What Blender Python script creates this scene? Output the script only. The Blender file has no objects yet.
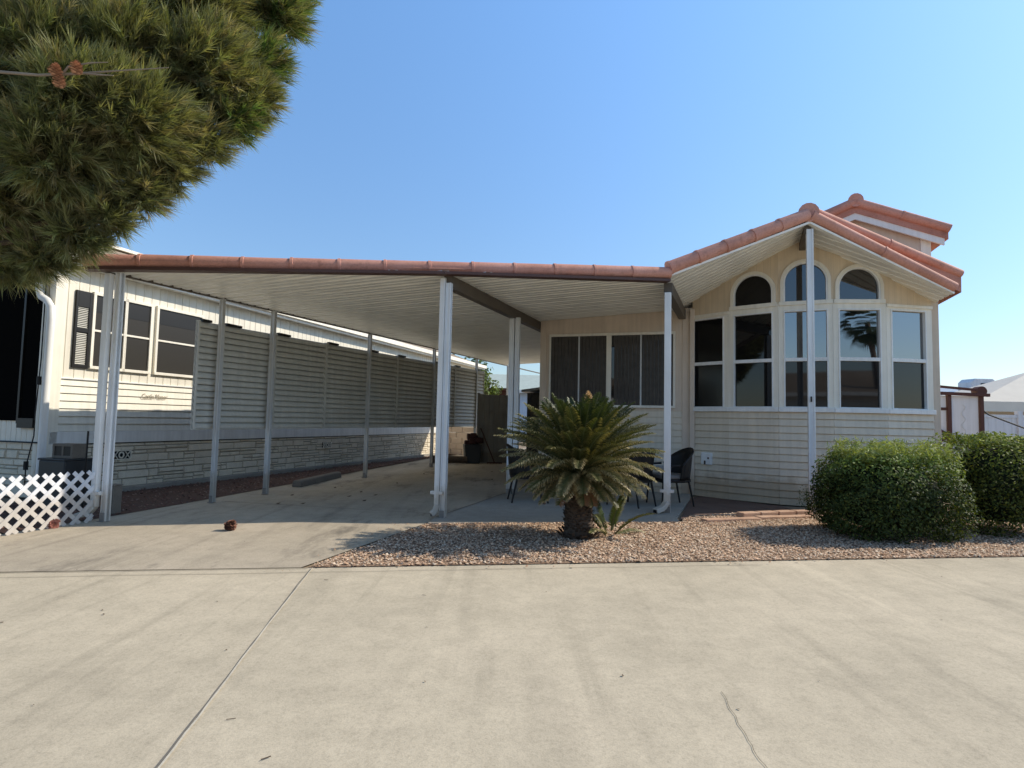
import bpy, math, random
import numpy as np
from mathutils import Vector, Matrix, Euler
random.seed(7); RNG = np.random.default_rng(11)
PI = math.pi; rad = math.radians
scene = bpy.context.scene
COL = scene.collection

# ------------------------------------------------------------------ frames
TH = rad(17.8)                                   # the homes stand turned 17.8 degrees to the road
NU = Vector((math.cos(TH), -math.sin(TH), 0)); DV = Vector((math.sin(TH), math.cos(TH), 0))
def W(u, v, z=0.0): return NU*u + DV*v + Vector((0, 0, z))
def skew(u):                                     # front line of the carport and gable, v as a function of u
    return float(np.interp(u, [-7.2, -6.58, -3.13, -.40, 1.54, 3.8], [4.70, 5.03, 6.83, 8.55, 9.47, 10.37]))
def unskew(v):
    return float(np.interp(v, [4.70, 5.03, 6.83, 8.55, 9.47, 10.37], [-7.2, -6.58, -3.13, -.40, 1.54, 3.8]))
def zcar(u, v): return 3.105 + .0459*u + .0235*v  # underside of the carport roof
def zgab(u): return 4.276 - .47*abs(u-1.54)       # underside of the gable roof

# ------------------------------------------------------------------ materials
class NT:
    def __init__(s, name):
        s.m = bpy.data.materials.new(name); s.m.use_nodes = True
        s.t = s.m.node_tree; s.n = s.t.nodes; s.l = s.t.links
        s.b = s.n['Principled BSDF']; s.out = s.n['Material Output']
        s.pos = s.n.new('ShaderNodeNewGeometry').outputs['Position']
    def new(s, k, **kw):
        x = s.n.new(k)
        for a, v in kw.items():
            setattr(x, a, v)
        return x
    def link(s, a, b): s.l.new(a, b)
    def noise(s, scale, detail=4, rough=.55, vec=None, dist=0):
        x = s.new('ShaderNodeTexNoise'); x.inputs['Scale'].default_value = scale
        x.inputs['Detail'].default_value = detail; x.inputs['Roughness'].default_value = rough
        x.inputs['Distortion'].default_value = dist
        s.link(vec or s.pos, x.inputs['Vector']); return x.outputs['Fac']
    def mapping(s, rot=(0,0,0), scale=(1,1,1)):
        x = s.new('ShaderNodeMapping'); x.inputs['Rotation'].default_value = rot; x.inputs['Scale'].default_value = scale
        s.link(s.pos, x.inputs['Vector']); return x.outputs['Vector']
    def ramp(s, fac, stops):
        x = s.new('ShaderNodeValToRGB'); e = x.color_ramp.elements
        while len(e) < len(stops): e.new(.5)
        for i, (p, c) in enumerate(stops):
            e[i].position = p; e[i].color = (*c, 1) if len(c) == 3 else c
        s.link(fac, x.inputs['Fac']); return x.outputs['Color']
    def mix(s, a, b, fac, mode='MIX'):
        x = s.new('ShaderNodeMix'); x.data_type = 'RGBA'; x.blend_type = mode
        for k, v in ((6, a), (7, b), (0, fac)):
            if hasattr(v, 'is_output'): s.link(v, x.inputs[k])
            elif k == 0: x.inputs[0].default_value = v
            else: x.inputs[k].default_value = (*v, 1)
        return x.outputs[2]
    def bump(s, h, strength=.3, dist=.01):
        x = s.new('ShaderNodeBump'); x.inputs['Strength'].default_value = strength; x.inputs['Distance'].default_value = dist
        s.link(h, x.inputs['Height']); s.link(x.outputs['Normal'], s.b.inputs['Normal'])
    def color(s, c):
        if hasattr(c, 'is_output'): s.link(c, s.b.inputs['Base Color'])
        else: s.b.inputs['Base Color'].default_value = (*c, 1)
def g3(v): return (v, v, v)
def mul(c, k): return tuple(x*k for x in c)

def paint(name, c, rough=.5, var=.14, scale=3.0, streak=True, spec=.35, dirt=None):
    """weathered paint: cloudy tone, faint vertical run marks, some grime low down"""
    t = NT(name)
    col = t.ramp(t.noise(scale, 5), [(.3, mul(c, 1-var)), (.7, mul(c, 1+var*.35))])
    if streak:
        st = t.noise(1.0, 4, .6, t.mapping(scale=(14, 14, .7)))
        col = t.mix(col, t.ramp(st, [(.35, g3(.80)), (.62, g3(1.0))]), .55, 'MULTIPLY')
    if streak:
        sx_ = t.new('ShaderNodeSeparateXYZ'); t.link(t.pos, sx_.inputs[0]); ad = t.new('ShaderNodeMath'); ad.operation = 'MULTIPLY_ADD'; t.link(t.noise(3.5, 5, .7), ad.inputs[0]); ad.inputs[1].default_value = -.55; t.link(sx_.outputs[2], ad.inputs[2])
        col = t.mix(col, t.ramp(ad.outputs[0], [(.0, (.66, .58, .48)), (.16, g3(1.0))]), .8, 'MULTIPLY')
    if dirt:
        col = t.mix(col, dirt, t.ramp(t.noise(1.4, 6, .65), [(.52, g3(0)), (.78, g3(.6))]))
    t.color(col); t.b.inputs['Roughness'].default_value = rough; t.b.inputs['Specular IOR Level'].default_value = spec
    t.bump(t.noise(60, 3), .06, .004)
    return t.m
def concrete(name, c, warm, streak_rot=None, stain=None, seed=0):
    t = NT(name)
    big = t.noise(.55, 5, .6)
    col = t.ramp(big, [(.28, mul(c, .84)), (.5, c), (.75, warm)])
    if streak_rot is not None:
        v = t.mapping(rot=(0, 0, streak_rot), scale=(1.7, .13, 1))
        s1 = t.noise(1.2, 5, .6, v, .6)
        col = t.mix(col, t.ramp(s1, [(.34, g3(.82)), (.47, g3(1.0)), (.60, g3(.99)), (.70, g3(1.14))]), .75, 'MULTIPLY')
        v2 = t.mapping(rot=(0, 0, streak_rot+.12), scale=(5.5, .22, 1))
        s2 = t.noise(1.0, 3, .5, v2, .4)
        col = t.mix(col, t.ramp(s2, [(.30, g3(.82)), (.42, g3(1.0))]), .8, 'MULTIPLY')
    if stain:
        s3 = t.noise(.9, 6, .7, t.mapping(rot=(0, 0, -TH), scale=(1.6, .5, 1)))
        col = t.mix(col, stain, t.ramp(s3, [(.54, g3(0)), (.66, g3(.85))]))
    bl = t.noise(1.9, 6, .7, None, .4)
    col = t.mix(col, t.ramp(bl, [(.34, g3(.88)), (.5, g3(1)), (.66, g3(1.05))]), .6, 'MULTIPLY')
    spk = t.noise(55, 3, .7)
    col = t.mix(col, t.ramp(spk, [(.30, g3(.80)), (.5, g3(1.0)), (.72, g3(1.07))]), .75, 'MULTIPLY')
    fine = t.noise(170, 2, .6)
    col = t.mix(col, t.ramp(fine, [(.32, g3(.78)), (.55, g3(1.02))]), .6, 'MULTIPLY')
    mid = t.noise(6, 5, .65)
    col = t.mix(col, t.ramp(mid, [(.3, g3(.88)), (.6, g3(1.04))]), .8, 'MULTIPLY')
    t.color(col); t.b.inputs['Roughness'].default_value = .88; t.b.inputs['Specular IOR Level'].default_value = .2
    t.bump(t.noise(90, 4, .7), .25, .006)
    return t.m
def leaf(name, rough=.5, trans=.25, spec=.3):
    """foliage: colour per leaf from the mesh, thin and slightly translucent"""
    t = NT(name)
    a = t.new('ShaderNodeAttribute'); a.attribute_name = 'Col'
    t.link(a.outputs['Color'], t.b.inputs['Base Color']); t.b.inputs['Roughness'].default_value = rough
    t.b.inputs['Specular IOR Level'].default_value = spec
    tr = t.new('ShaderNodeBsdfTranslucent'); t.link(t.mix(a.outputs['Color'], (1.6, 1.5, .5), 1, 'MULTIPLY'), tr.inputs['Color'])
    mx = t.new('ShaderNodeMixShader'); mx.inputs[0].default_value = trans
    t.link(t.b.outputs[0], mx.inputs[1]); t.link(tr.outputs[0], mx.inputs[2]); t.link(mx.outputs[0], t.out.inputs['Surface'])
    return t.m
def attr(name, rough=.9):
    t = NT(name); a = t.new('ShaderNodeAttribute'); a.attribute_name = 'Col'
    t.link(a.outputs['Color'], t.b.inputs['Base Color']); t.b.inputs['Roughness'].default_value = rough
    t.b.inputs['Specular IOR Level'].default_value = .2
    return t.m
def glassy(name, c, ior, rough=.02):
    t = NT(name); t.color(c); t.b.inputs['Roughness'].default_value = rough; t.b.inputs['IOR'].default_value = ior
    t.bump(t.noise(1.3, 2), .02, .02)
    return t.m
def tile_mat(name, c):
    t = NT(name)
    col = t.ramp(t.noise(1.7, 5, .65), [(.30, mul(c, .78)), (.5, c), (.70, (c[0]*1.08, c[1]*1.16, c[2]*1.22))])
    col = t.mix(col, t.ramp(t.noise(9, 6, .7), [(.34, (.6, .56, .53)), (.46, g3(1))]), .5, 'MULTIPLY')
    col = t.mix(col, t.ramp(t.noise(40, 3), [(.3, g3(.82)), (.6, g3(1))]), .8, 'MULTIPLY')
    t.color(col); t.b.inputs['Roughness'].default_value = .75; t.b.inputs['Specular IOR Level'].default_value = .25
    t.bump(t.noise(50, 4), .25, .006); return t.m

M = {}
M['road'] = concrete('road_concrete', (.55, .475, .352), (.60, .515, .385), rad(-8), None)
M['drive'] = concrete('driveway_concrete', (.46, .395, .30), (.52, .44, .335), rad(17), (.20, .175, .14))
M['patio'] = concrete('patio_concrete', (.38, .355, .305), (.43, .395, .335), None, None)
M['joint'] = concrete('joint_filler', (.60, .54, .43), (.64, .58, .46))
M['dark_joint'] = paint('dark_joint', (.20, .175, .14), .9, streak=False)
M['crack'] = paint('crack_line', (.17, .155, .125), .95, streak=False)
M['earth'] = concrete('earth', (.30, .235, .165), (.36, .28, .2))
M['gravel_base'] = concrete('gravel_base', (.27, .18, .12), (.34, .235, .16))
M['lava_base'] = concrete('lava_base', (.11, .065, .05), (.15, .09, .07))
M['stone_col'] = attr('pebble', .9)
M['white'] = paint('white_paint', (.86, .86, .83), .4, .08)
M['post'] = paint('post_paint', (.84, .86, .86), .4, .08)
M['greypost'] = paint('grey_post_paint', (.64, .65, .64), .45, .10)
M['cream'] = paint('cream_siding', (.82, .785, .68), .5, .06)
M['lettering'] = paint('faded_lettering', (.50, .44, .34), .6, .1)
M['cream2'] = paint('cream_boards', (.80, .755, .64), .55, .08)
M['trim'] = paint('cream_trim', (.88, .83, .71), .45, .07)
M['beige'] = paint('beige_board', (.56, .43, .28), .6, .10)
def grooved(name, c, pitch):
    m_ = paint(name, c, .6, .10); t = NT.__new__(NT); t.m = m_; t.t = m_.node_tree; t.n = t.t.nodes; t.l = t.t.links; t.b = t.n['Principled BSDF']
    geo = t.n.new('ShaderNodeNewGeometry'); dp = t.n.new('ShaderNodeVectorMath'); dp.operation = 'DOT_PRODUCT'; dp.inputs[1].default_value = tuple(NU/pitch); t.l.new(geo.outputs['Position'], dp.inputs[0])
    fr = t.n.new('ShaderNodeMath'); fr.operation = 'FRACT'; t.l.new(dp.outputs['Value'], fr.inputs[0])
    lt_ = t.n.new('ShaderNodeMath'); lt_.operation = 'LESS_THAN'; lt_.inputs[1].default_value = .09; t.l.new(fr.outputs[0], lt_.inputs[0])
    src = t.b.inputs['Base Color'].links[0].from_socket
    mx = t.n.new('ShaderNodeMix'); mx.data_type = 'RGBA'; t.l.new(lt_.outputs[0], mx.inputs[0]); t.l.new(src, mx.inputs[6]); mx.inputs[7].default_value = (*mul(c, .84), 1); t.l.new(mx.outputs[2], t.b.inputs['Base Color'])
    return m_
M['beige'] = grooved('beige_grooved_board', (.77, .63, .45), .102)
M['pinkbeige'] = paint('pink_beige_board', (.72, .60, .475), .6, .08)
M['siding'] = paint('taupe_siding', (.76, .665, .52), .55, .08)
M['soffit'] = paint('soffit_metal', (.92, .91, .84), .4, .10, streak=False)
M['beam'] = paint('beam_paint', (.115, .095, .075), .5, .15, streak=False)
M['gutter'] = paint('gutter_brown', (.10, .05, .04), .5, .15, streak=False)
M['tile'] = tile_mat('clay_tile', (.62, .30, .225))
M['tile2'] = tile_mat('clay_tile_weathered', (.52, .24, .175))
M['louver'] = paint('louver_grey', (.60, .585, .52), .5, .10)
M['black'] = paint('black_paint_and_shade', (.012, .012, .012), .45, .2, streak=False)
M['screen'] = glassy('insect_screen', (.006, .006, .006), 1.15, .5)
M['screen_grey'] = glassy('grey_sun_screen', (.040, .037, .032), 1.3, .4)
M['screen'].node_tree.nodes['Principled BSDF'].inputs['Specular IOR Level'].default_value = 0
M['glass'] = glassy('tinted_glass', (.006, .007, .009), 3.4, .015)
M['dark_glass'] = glassy('dark_window_glass', (.012, .012, .013), 1.6, .03)
M['screen_dark'] = glassy('black_screened_glass', (.006, .006, .006), 1.4, .15)
M['dim_glass'] = glassy('dim_window_glass', (.006, .006, .006), 1.45, .02)
M['mid_glass'] = glassy('mid_window_glass', (.006, .006, .008), 2.1, .02)
M['blind'] = paint('vertical_blind', (.080, .071, .062), .6, .25, scale=8)
M['brick'] = tile_mat('paver_brick', (.58, .37, .25))
M['shutter'] = paint('black_shutter', (.010, .010, .010), .45, .2)
M['stoneface'] = concrete('split_stone', (.78, .70, .56), (.84, .76, .61))
M['mortar'] = paint('mortar', (.30, .275, .225), .9, .2, streak=False)
M['block'] = concrete('concrete_block', (.19, .165, .135), (.24, .21, .17))
M['foot'] = concrete('footing', (.33, .31, .27), (.38, .35, .30))
M['wicker'] = paint('black_wicker', (.014, .013, .012), .5, .3, 30, streak=False)
M['cushion'] = paint('grey_cushion', (.24, .22, .20), .9, .1, streak=False)
M['bark'] = paint('bark', (.10, .070, .048), .95, .5, 14, streak=False)
M['twig'] = paint('pale_twig', (.26, .21, .16), .8, .2, 10, streak=False)
M['cone'] = attr('cone_scales', .85)
M['needle'] = leaf('pine_needles', .55, .30, .25)
M['frond'] = leaf('sago_leaflets', .50, .14, .3)
M['leafm'] = leaf('shrub_leaves', .60, .25, .22)
M['core'] = paint('shrub_shade', (.010, .016, .006), .95, .4, 12, streak=False)
M['brown'] = paint('brown_stain', (.095, .038, .028), .6, .2)
M['vinyl'] = paint('white_vinyl', (.74, .75, .77), .4, .05)
M['canvas'] = paint('cream_canvas', (.72, .67, .58), .8, .07, streak=False)
M['fence'] = paint('grey_board', (.34, .325, .29), .7, .2)
M['bluewall'] = paint('pale_blue_wall', (.50, .58, .68), .7, .08)
M['greenroof'] = paint('pale_green_roof', (.46, .52, .47), .7, .1)
M['shed'] = paint('dark_shed', (.075, .065, .055), .7, .2)
M['metal'] = paint('grey_metal', (.38, .38, .38), .35, .15)
M['blockwall'] = paint('peach_block', (.74, .60, .46), .9, .14, streak=False)
M['shingle'] = concrete('roof_shingle', (.30, .235, .17), (.38, .31, .24))
M['redjunk'] = paint('red_plastic', (.05, .016, .014), .6, .2, streak=False)
M['bin'] = paint('dark_bin', (.035, .037, .038), .5, .2, streak=False)

# ------------------------------------------------------------------ mesh helpers
class MB:
    def __init__(s): s.v = []; s.f = []
    def poly(s, pts):
        i = len(s.v); s.v += [tuple(p) for p in pts]; s.f.append(tuple(range(i, i+len(pts)))); return s
    def box(s, x0, x1, y0, y1, z0, z1):
        i = len(s.v)
        s.v += [(x, y, z) for x in (x0, x1) for y in (y0, y1) for z in (z0, z1)]
        s.f += [tuple(i+k for k in q) for q in ((0,1,3,2), (4,6,7,5), (0,4,5,1), (2,3,7,6), (0,2,6,4), (1,5,7,3))]; return s
    def bar(s, a, b, w, h, up=(0, 0, 1)):
        """rectangular bar from a to b, w across, h along up"""
        a, b = Vector(a), Vector(b); t = (b-a).normalized(); up = Vector(up)
        if abs(t.dot(up)) > .98: up = Vector((1, 0, 0))
        x = t.cross(up).normalized()*w/2; y = x.cross(t).normalized()*h/2
        i = len(s.v)
        for p in (a, b):
            s.v += [tuple(p-x-y), tuple(p+x-y), tuple(p+x+y), tuple(p-x+y)]
        s.f += [tuple(i+k for k in q) for q in ((3,2,1,0), (4,5,6,7), (0,1,5,4), (1,2,6,5), (2,3,7,6), (3,0,4,7))]; return s
    def tube(s, pts, r, n=10, cap=True):
        pts = [Vector(p) for p in pts]; rs = r if isinstance(r, (list, tuple)) else [r]*len(pts)
        i0 = len(s.v); prev = None
        for k, p in enumerate(pts):
            t = (pts[min(k+1, len(pts)-1)] - pts[max(k-1, 0)]).normalized()
            if prev is None:
                ref = Vector((0, 0, 1)) if abs(t.z) < .9 else Vector((1, 0, 0)); x = t.cross(ref).normalized()
            else: x = (prev - t*prev.dot(t)).normalized()
            prev = x; y = t.cross(x)
            for j in range(n):
                a = 2*PI*j/n; s.v.append(tuple(p + (x*math.cos(a)+y*math.sin(a))*rs[k]))
        for k in range(len(pts)-1):
            for j in range(n):
                a = i0+k*n+j; b = i0+k*n+(j+1) % n; s.f.append((a, b, b+n, a+n))
        if cap:
            s.f.append(tuple(i0+j for j in reversed(range(n)))); e = i0+(len(pts)-1)*n; s.f.append(tuple(e+j for j in range(n)))
        return s
    def prism(s, outline, fn, t0, t1):
        """outline of 2-D points pushed from depth t0 to t1; fn(a, b, t) gives the 3-D point"""
        n = len(outline); i = len(s.v)
        s.v += [tuple(fn(a, b, t)) for t in (t0, t1) for a, b in outline]
        s.f.append(tuple(i+k for k in reversed(range(n)))); s.f.append(tuple(i+n+k for k in range(n)))
        for k in range(n):
            j = (k+1) % n; s.f.append((i+k, i+j, i+n+j, i+n+k))
        return s
    def ring(s, outer, inner, fn, t0, t1):
        n = len(outer); i = len(s.v)
        for t in (t0, t1):
            s.v += [tuple(fn(a, b, t)) for a, b in outer]; s.v += [tuple(fn(a, b, t)) for a, b in inner]
        for k in range(n):
            j = (k+1) % n
            s.f += [(i+k, i+j, i+n+j, i+n+k), (i+2*n+j, i+2*n+k, i+3*n+k, i+3*n+j), (i+j, i+k, i+2*n+k, i+2*n+j), (i+n+k, i+n+j, i+3*n+j, i+3*n+k)]
        return s
    def build(s, name, mat, parent=None, bevel=0, smooth=False):
        me = bpy.data.meshes.new(name); me.from_pydata(s.v, [], s.f); me.materials.append(mat); me.validate()
        import bmesh
        bm = bmesh.new(); bm.from_mesh(me); bmesh.ops.recalc_face_normals(bm, faces=bm.faces); bm.to_mesh(me); bm.free()
        o = bpy.data.objects.new(name, me); COL.objects.link(o)
        if parent is not None: o.parent = parent
        if smooth:
            me.polygons.foreach_set('use_smooth', [True]*len(me.polygons))
            me.set_sharp_from_angle(angle=rad(50))
        if bevel:
            b = o.modifiers.new('bevel', 'BEVEL'); b.width = bevel; b.segments = 2; b.limit_method = 'ANGLE'; b.angle_limit = rad(40)
        return o
def npmesh(name, V, F, cols, mat, parent=None, smooth=False):
    """V (n,3), F (m,k) one polygon size, cols (n,3) colour per vertex"""
    me = bpy.data.meshes.new(name); m, k = F.shape
    me.vertices.add(len(V)); me.vertices.foreach_set('co', np.asarray(V, np.float32).ravel())
    me.loops.add(m*k); me.loops.foreach_set('vertex_index', F.astype(np.int32).ravel())
    me.polygons.add(m); me.polygons.foreach_set('loop_start', np.arange(0, m*k, k, dtype=np.int32))
    me.polygons.foreach_set('loop_total', np.full(m, k, np.int32))
    me.update(calc_edges=True)
    if cols is not None:
        a = me.color_attributes.new('Col', 'FLOAT_COLOR', 'POINT')
        a.data.foreach_set('color', np.concatenate([cols, np.ones((len(V), 1))], 1).astype(np.float32).ravel())
    me.materials.append(mat)
    if smooth: me.polygons.foreach_set('use_smooth', [True]*m)
    o = bpy.data.objects.new(name, me); COL.objects.link(o)
    if parent is not None: o.parent = parent
    return o
def tag(o, label=None, cat=None, group=None, kind=None):
    for k, v in (('label', label), ('category', cat), ('group', group), ('kind', kind)):
        if v: o[k] = v
    return o
def thing(name, loc, rz, label, cat, group=None):
    o = bpy.data.objects.new(name, None); COL.objects.link(o); o.empty_display_size = .1
    o.location = loc; o.rotation_euler = (0, 0, rz); return tag(o, label, cat, group)
def place(o, loc, rz=0):
    o.location = loc; o.rotation_euler = (0, 0, rz); return o
def copy_tree(o, parent=None):
    c = o.copy(); COL.objects.link(c)
    if parent is not None: c.parent = parent
    for ch in list(o.children): copy_tree(ch, c)
    return c
def unit(a): return a/np.maximum(np.linalg.norm(a, axis=-1, keepdims=True), 1e-9)

# ------------------------------------------------------------------ the setting: sheets 4 mm apart
def sheet(name, pts, z, mat, t=None):
    m = MB()
    if t: m.prism([(p[0], p[1]) for p in pts], lambda a, b, c: (a, b, c), z-t, z)
    else: m.poly([(p[0], p[1], z) for p in pts])
    return tag(m.build(name, mat), kind='structure')
sheet('ground', [(-400, -400), (400, -400), (400, 400), (-400, 400)], -.02, M['earth'])
RA = Vector((-3.94, 4.63)); RD = (Vector((5.21, 6.0))-RA).normalized(); RN = Vector((-RD.y, RD.x))   # far edge of the lane
def rd(s, t): p = RA+RD*s+RN*t; return (p.x, p.y)
sheet('road', [rd(-60, 0), rd(-60, -11), rd(60, -11), rd(60, 0)], -.008, M['road'])
sheet('driveway', [rd(-6, 0), rd(2.24, .0), W(-3.14, 6.86)[:2], W(-3.18, 11.1)[:2], W(-3.0, 11.1)[:2], W(-3.0, 26)[:2], W(-8.4, 26)[:2], W(-8.2, 17)[:2], W(-6.86, 6.4)[:2], W(-6.74, 5.0)[:2], W(-6.72, 3.6)[:2], W(-8.8, 3.0)[:2]], -.004, M['drive'])
sheet('patio', [W(-3.18, 6.83)[:2], (-.97, 7.10), (2.18, 7.60), (2.24, 7.93), W(-.15, 10.3)[:2], W(-.15, 11.14)[:2], W(-3.18, 11.14)[:2]], .012, M['patio'], .03)
def strip(name, pts, w, z, mat):
    m = MB(); n = len(pts); L = []; R = []
    for i, p in enumerate(pts):
        p = Vector(p); t = (Vector(pts[min(i+1, n-1)])-Vector(pts[max(i-1, 0)])).normalized(); q = Vector((-t.y, t.x))*w/2
        L.append((p+q).to_3d()+Vector((0, 0, z))); R.append((p-q).to_3d()+Vector((0, 0, z)))
    for i in range(n-1): m.poly([L[i], L[i+1], R[i+1], R[i]])
    return tag(m.build(name, mat), kind='structure')
def wiggle(a, b, n, amp):
    a, b = Vector(a), Vector(b); t = (b-a).normalized(); q = Vector((-t.y, t.x)); o = 0; out = []
    for i in range(n+1):
        o = o*.75+random.uniform(-amp, amp); out.append(a.lerp(b, i/n)+q*o*(0 if i in (0, n) else 1))
    return out
strip('road_joint', wiggle((-1.62, 4.93), (-1.10, 1.3), 30, .003), .009, -.003, M['joint'])
strip('road_joint', wiggle((-1.63, 4.93), (-1.11, 1.3), 30, .004), .006, -.0035, M['dark_joint'])
strip('gutter_joint', wiggle(rd(-30, -.03), rd(2.3, -.03), 300, .004), .008, -.003, M['dark_joint'])
strip('gutter_joint', wiggle(rd(-30, -.16), rd(6.3, -.16), 300, .006), .006, -.0035, M['dark_joint'])
strip('road_crack', wiggle((1.02, 2.85), (.88, 1.2), 50, .007), .0028, -.0035, M['crack'])
strip('driveway_joint', wiggle(W(-6.6, 6.9)[:2], W(-3.1, 7.2)[:2], 40, .004), .014, .001, M['dark_joint'])
strip('patio_joint', wiggle(W(-3.18, 6.86)[:2], W(-3.16, 11.1)[:2], 40, .003), .02, .017, M['dark_joint'])
strip('driveway_joint', wiggle(W(-6.9, 11.6)[:2], W(-3.1, 11.6)[:2], 40, .004), .014, .001, M['dark_joint'])
# gravel bed and lava strip: a base sheet under loose stones
GB = [rd(2.30, -.01), rd(9.3, -.01), rd(22, -.01), rd(22, 4), W(3.5, 11.2)[:2], W(2.9, 10.6)[:2], W(2.0, 10.38)[:2], (4.45, 8.95), (2.5, 8.15), (2.20, 7.60), (-.97, 7.10)]
sheet('gravel_bed', GB, -.001, M['gravel_base'])
LB = [W(-8.6, 3.4)[:2], W(-6.78, 3.4)[:2], W(-6.76, 5.2)[:2], W(-6.90, 6.6)[:2], W(-8.3, 17)[:2], W(-8.5, 22)[:2], W(-8.86, 22)[:2], W(-8.86, 5.9)[:2]]
sheet('lava_rock_bed', LB, -.002, M['lava_base'])
def inside(P, poly):
    x, y = P[:, 0], P[:, 1]; c = np.zeros(len(P), bool); n = len(poly)
    for i in range(n):
        x0, y0 = poly[i][:2]; x1, y1 = poly[(i+1) % n][:2]
        hit = ((y0 > y) != (y1 > y)) & (x < (x1-x0)*(y-y0)/((y1-y0) or 1e-9)+x0); c ^= hit
    return c
def stones(name, poly, n, size, palette, box, label, density=None):
    P = RNG.uniform((box[0], box[2]), (box[1], box[3]), (n, 2)); P = P[inside(P, poly)]; n = len(P)
    base = np.array([(1,0,0), (0,1,0), (-1,0,0), (0,-1,0), (.1,.1,.62), (0,0,-.5)], float)
    fc = np.array([(0,1,4), (1,2,4), (2,3,4), (3,0,4)])
    sc = RNG.uniform(.5, 1.25, (n, 1, 1))*size*RNG.uniform(.6, 1.2, (n, 1, 3))
    V = base[None]*sc*RNG.uniform(.75, 1.25, (n, 6, 3)); a = RNG.uniform(0, 2*PI, n); ca, sa = np.cos(a)[:, None], np.sin(a)[:, None]
    tilt = RNG.normal(0, .35, (n, 1, 2))
    V = np.stack([V[..., 0]*ca-V[..., 1]*sa, V[..., 0]*sa+V[..., 1]*ca, V[..., 2]+(V[..., :2]*tilt).sum(-1)*.6], -1)
    V[..., 0] += P[:, :1]; V[..., 1] += P[:, 1:]; V[..., 2] += .004+RNG.uniform(0, .008, (n, 1))
    F = (fc[None]+6*np.arange(n)[:, None, None]).reshape(-1, 3)
    pal = np.array(palette)[RNG.integers(0, len(palette), n)]*RNG.uniform(.75, 1.2, (n, 1))
    o = npmesh(name, V.reshape(-1, 3), F, np.repeat(pal, 6, 0), M['stone_col'])
    return tag(o, label, 'gravel', kind='stuff')
stones('gravel', GB, 90000, .0145, [(.54,.36,.235), (.58,.40,.27), (.48,.31,.20), (.64,.50,.36), (.31,.205,.14), (.54,.41,.30), (.60,.40,.27), (.70,.57,.43)],
       (-1.8, 9.5, 4.9, 9.6), 'loose pinkish tan gravel covering the bed under the sago palm and shrubs')
stones('spilled_gravel', [rd(1.9, -.16), rd(11, -.16), rd(11, .06), rd(2.6, .06), W(-3.2, 6.7)[:2], W(-3.5, 6.4)[:2]], 900, .013, [(.46,.29,.185), (.50,.33,.22), (.40,.25,.16), (.58,.44,.31)], (-2.6, 7, 4.6, 7.2), 'stray gravel spilled along the edge of the concrete')
stones('lava_rock', LB, 26000, .022, [(.17,.09,.07), (.13,.075,.06), (.23,.13,.10), (.11,.08,.07), (.24,.17,.135)],
       (-8.5, .5, 3.2, 22), 'loose dark red lava rock strip along the stone skirting')

# ------------------------------------------------------------------ siding makers, in house coordinates (u, v, z)
def lap(m, pa, pb, z0, z1, pitch, out, t=.020, ztop=None):
    """lapped boards between plan points pa, pb; each board leans out at its foot"""
    pa, pb, o = Vector((*pa, 0)), Vector((*pb, 0)), Vector((*out, 0)).normalized()
    z = z0
    while z < z1-1e-4:
        zt = min(z+pitch, z1); Z = Vector((0, 0, 1))
        f0, f1 = pa+o*t+Z*z, pb+o*t+Z*z; t0, t1 = pa+o*.002+Z*zt, pb+o*.002+Z*zt
        g = min(.016, pitch*.12); q0, q1 = pa+o*.002+Z*(zt-g), pb+o*.002+Z*(zt-g)
        m.poly([f0, f1, q1, q0]); m.poly([pa-o*.01+Z*z, pb-o*.01+Z*z, f1, f0])
        m.poly([q0, q1, pb-o*.012+Z*(zt-g), pa-o*.012+Z*(zt-g)]); m.poly([pa-o*.012+Z*(zt-g), pb-o*.012+Z*(zt-g), pb-o*.012+Z*zt, pa-o*.012+Z*zt]); z = zt
def boards(m, pa, pb, z0, z1, pitch, out, groove=.012, dep=.010, ztop=None):
    """vertical boards with sunk grooves; ztop(s) may cut the top"""
    pa, pb, o = Vector((*pa, 0)), Vector((*pb, 0)), Vector((*out, 0)).normalized(); L = (pb-pa).length; d = (pb-pa)/L
    zt = ztop or (lambda s: z1); s = 0
    while s < L-1e-4:
        e = min(s+pitch, L); a, b = s+groove/2, e-groove/2
        P = [(s, -dep), (a, 0), (b, 0), (e, -dep)]
        Q = [(pa+d*x+o*y, x) for x, y in P]
        for (p0, s0), (p1, s1) in zip(Q, Q[1:]):
            m.poly([p0+Vector((0,0,z0)), p1+Vector((0,0,z0)), p1+Vector((0,0,zt(s1))), p0+Vector((0,0,zt(s0)))])
        s = e
def ribbed(m, v0, v1, u0, u1, zf, pitch=.305, h=.055, clip=True, flat=.66, prof=None):
    """roof pans: flat with raised ribs running along u, front cut on the skew line"""
    bp = []; v = v0
    while v < v1:
        for a, hh in prof or ((0, 0), (flat, 0), (flat+.08, h), (.92, h)): bp.append((v+a*pitch, hh))
        v += pitch
    bp.append((v, 0))
    fine = []
    for (va, ha), (vb, hb) in zip(bp, bp[1:]):
        k = max(1, int((vb-va)/.06))
        for i in range(k): fine.append((va+(vb-va)*i/k, ha+(hb-ha)*i/k))
    fine.append(bp[-1])
    for (va, ha), (vb, hb) in zip(fine, fine[1:]):
        ua = min(u1, unskew(va)) if clip and va < 10.4 else u1; ub = min(u1, unskew(vb)) if clip and vb < 10.4 else u1
        ua = max(ua, u0); ub = max(ub, u0)
        if max(ua, ub) <= u0+1e-6: continue
        m.poly([(u0, va, zf(u0, va)+ha), (ua, va, zf(ua, va)+ha), (ub, vb, zf(ub, vb)+hb), (u0, vb, zf(u0, vb)+hb)])
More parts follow.
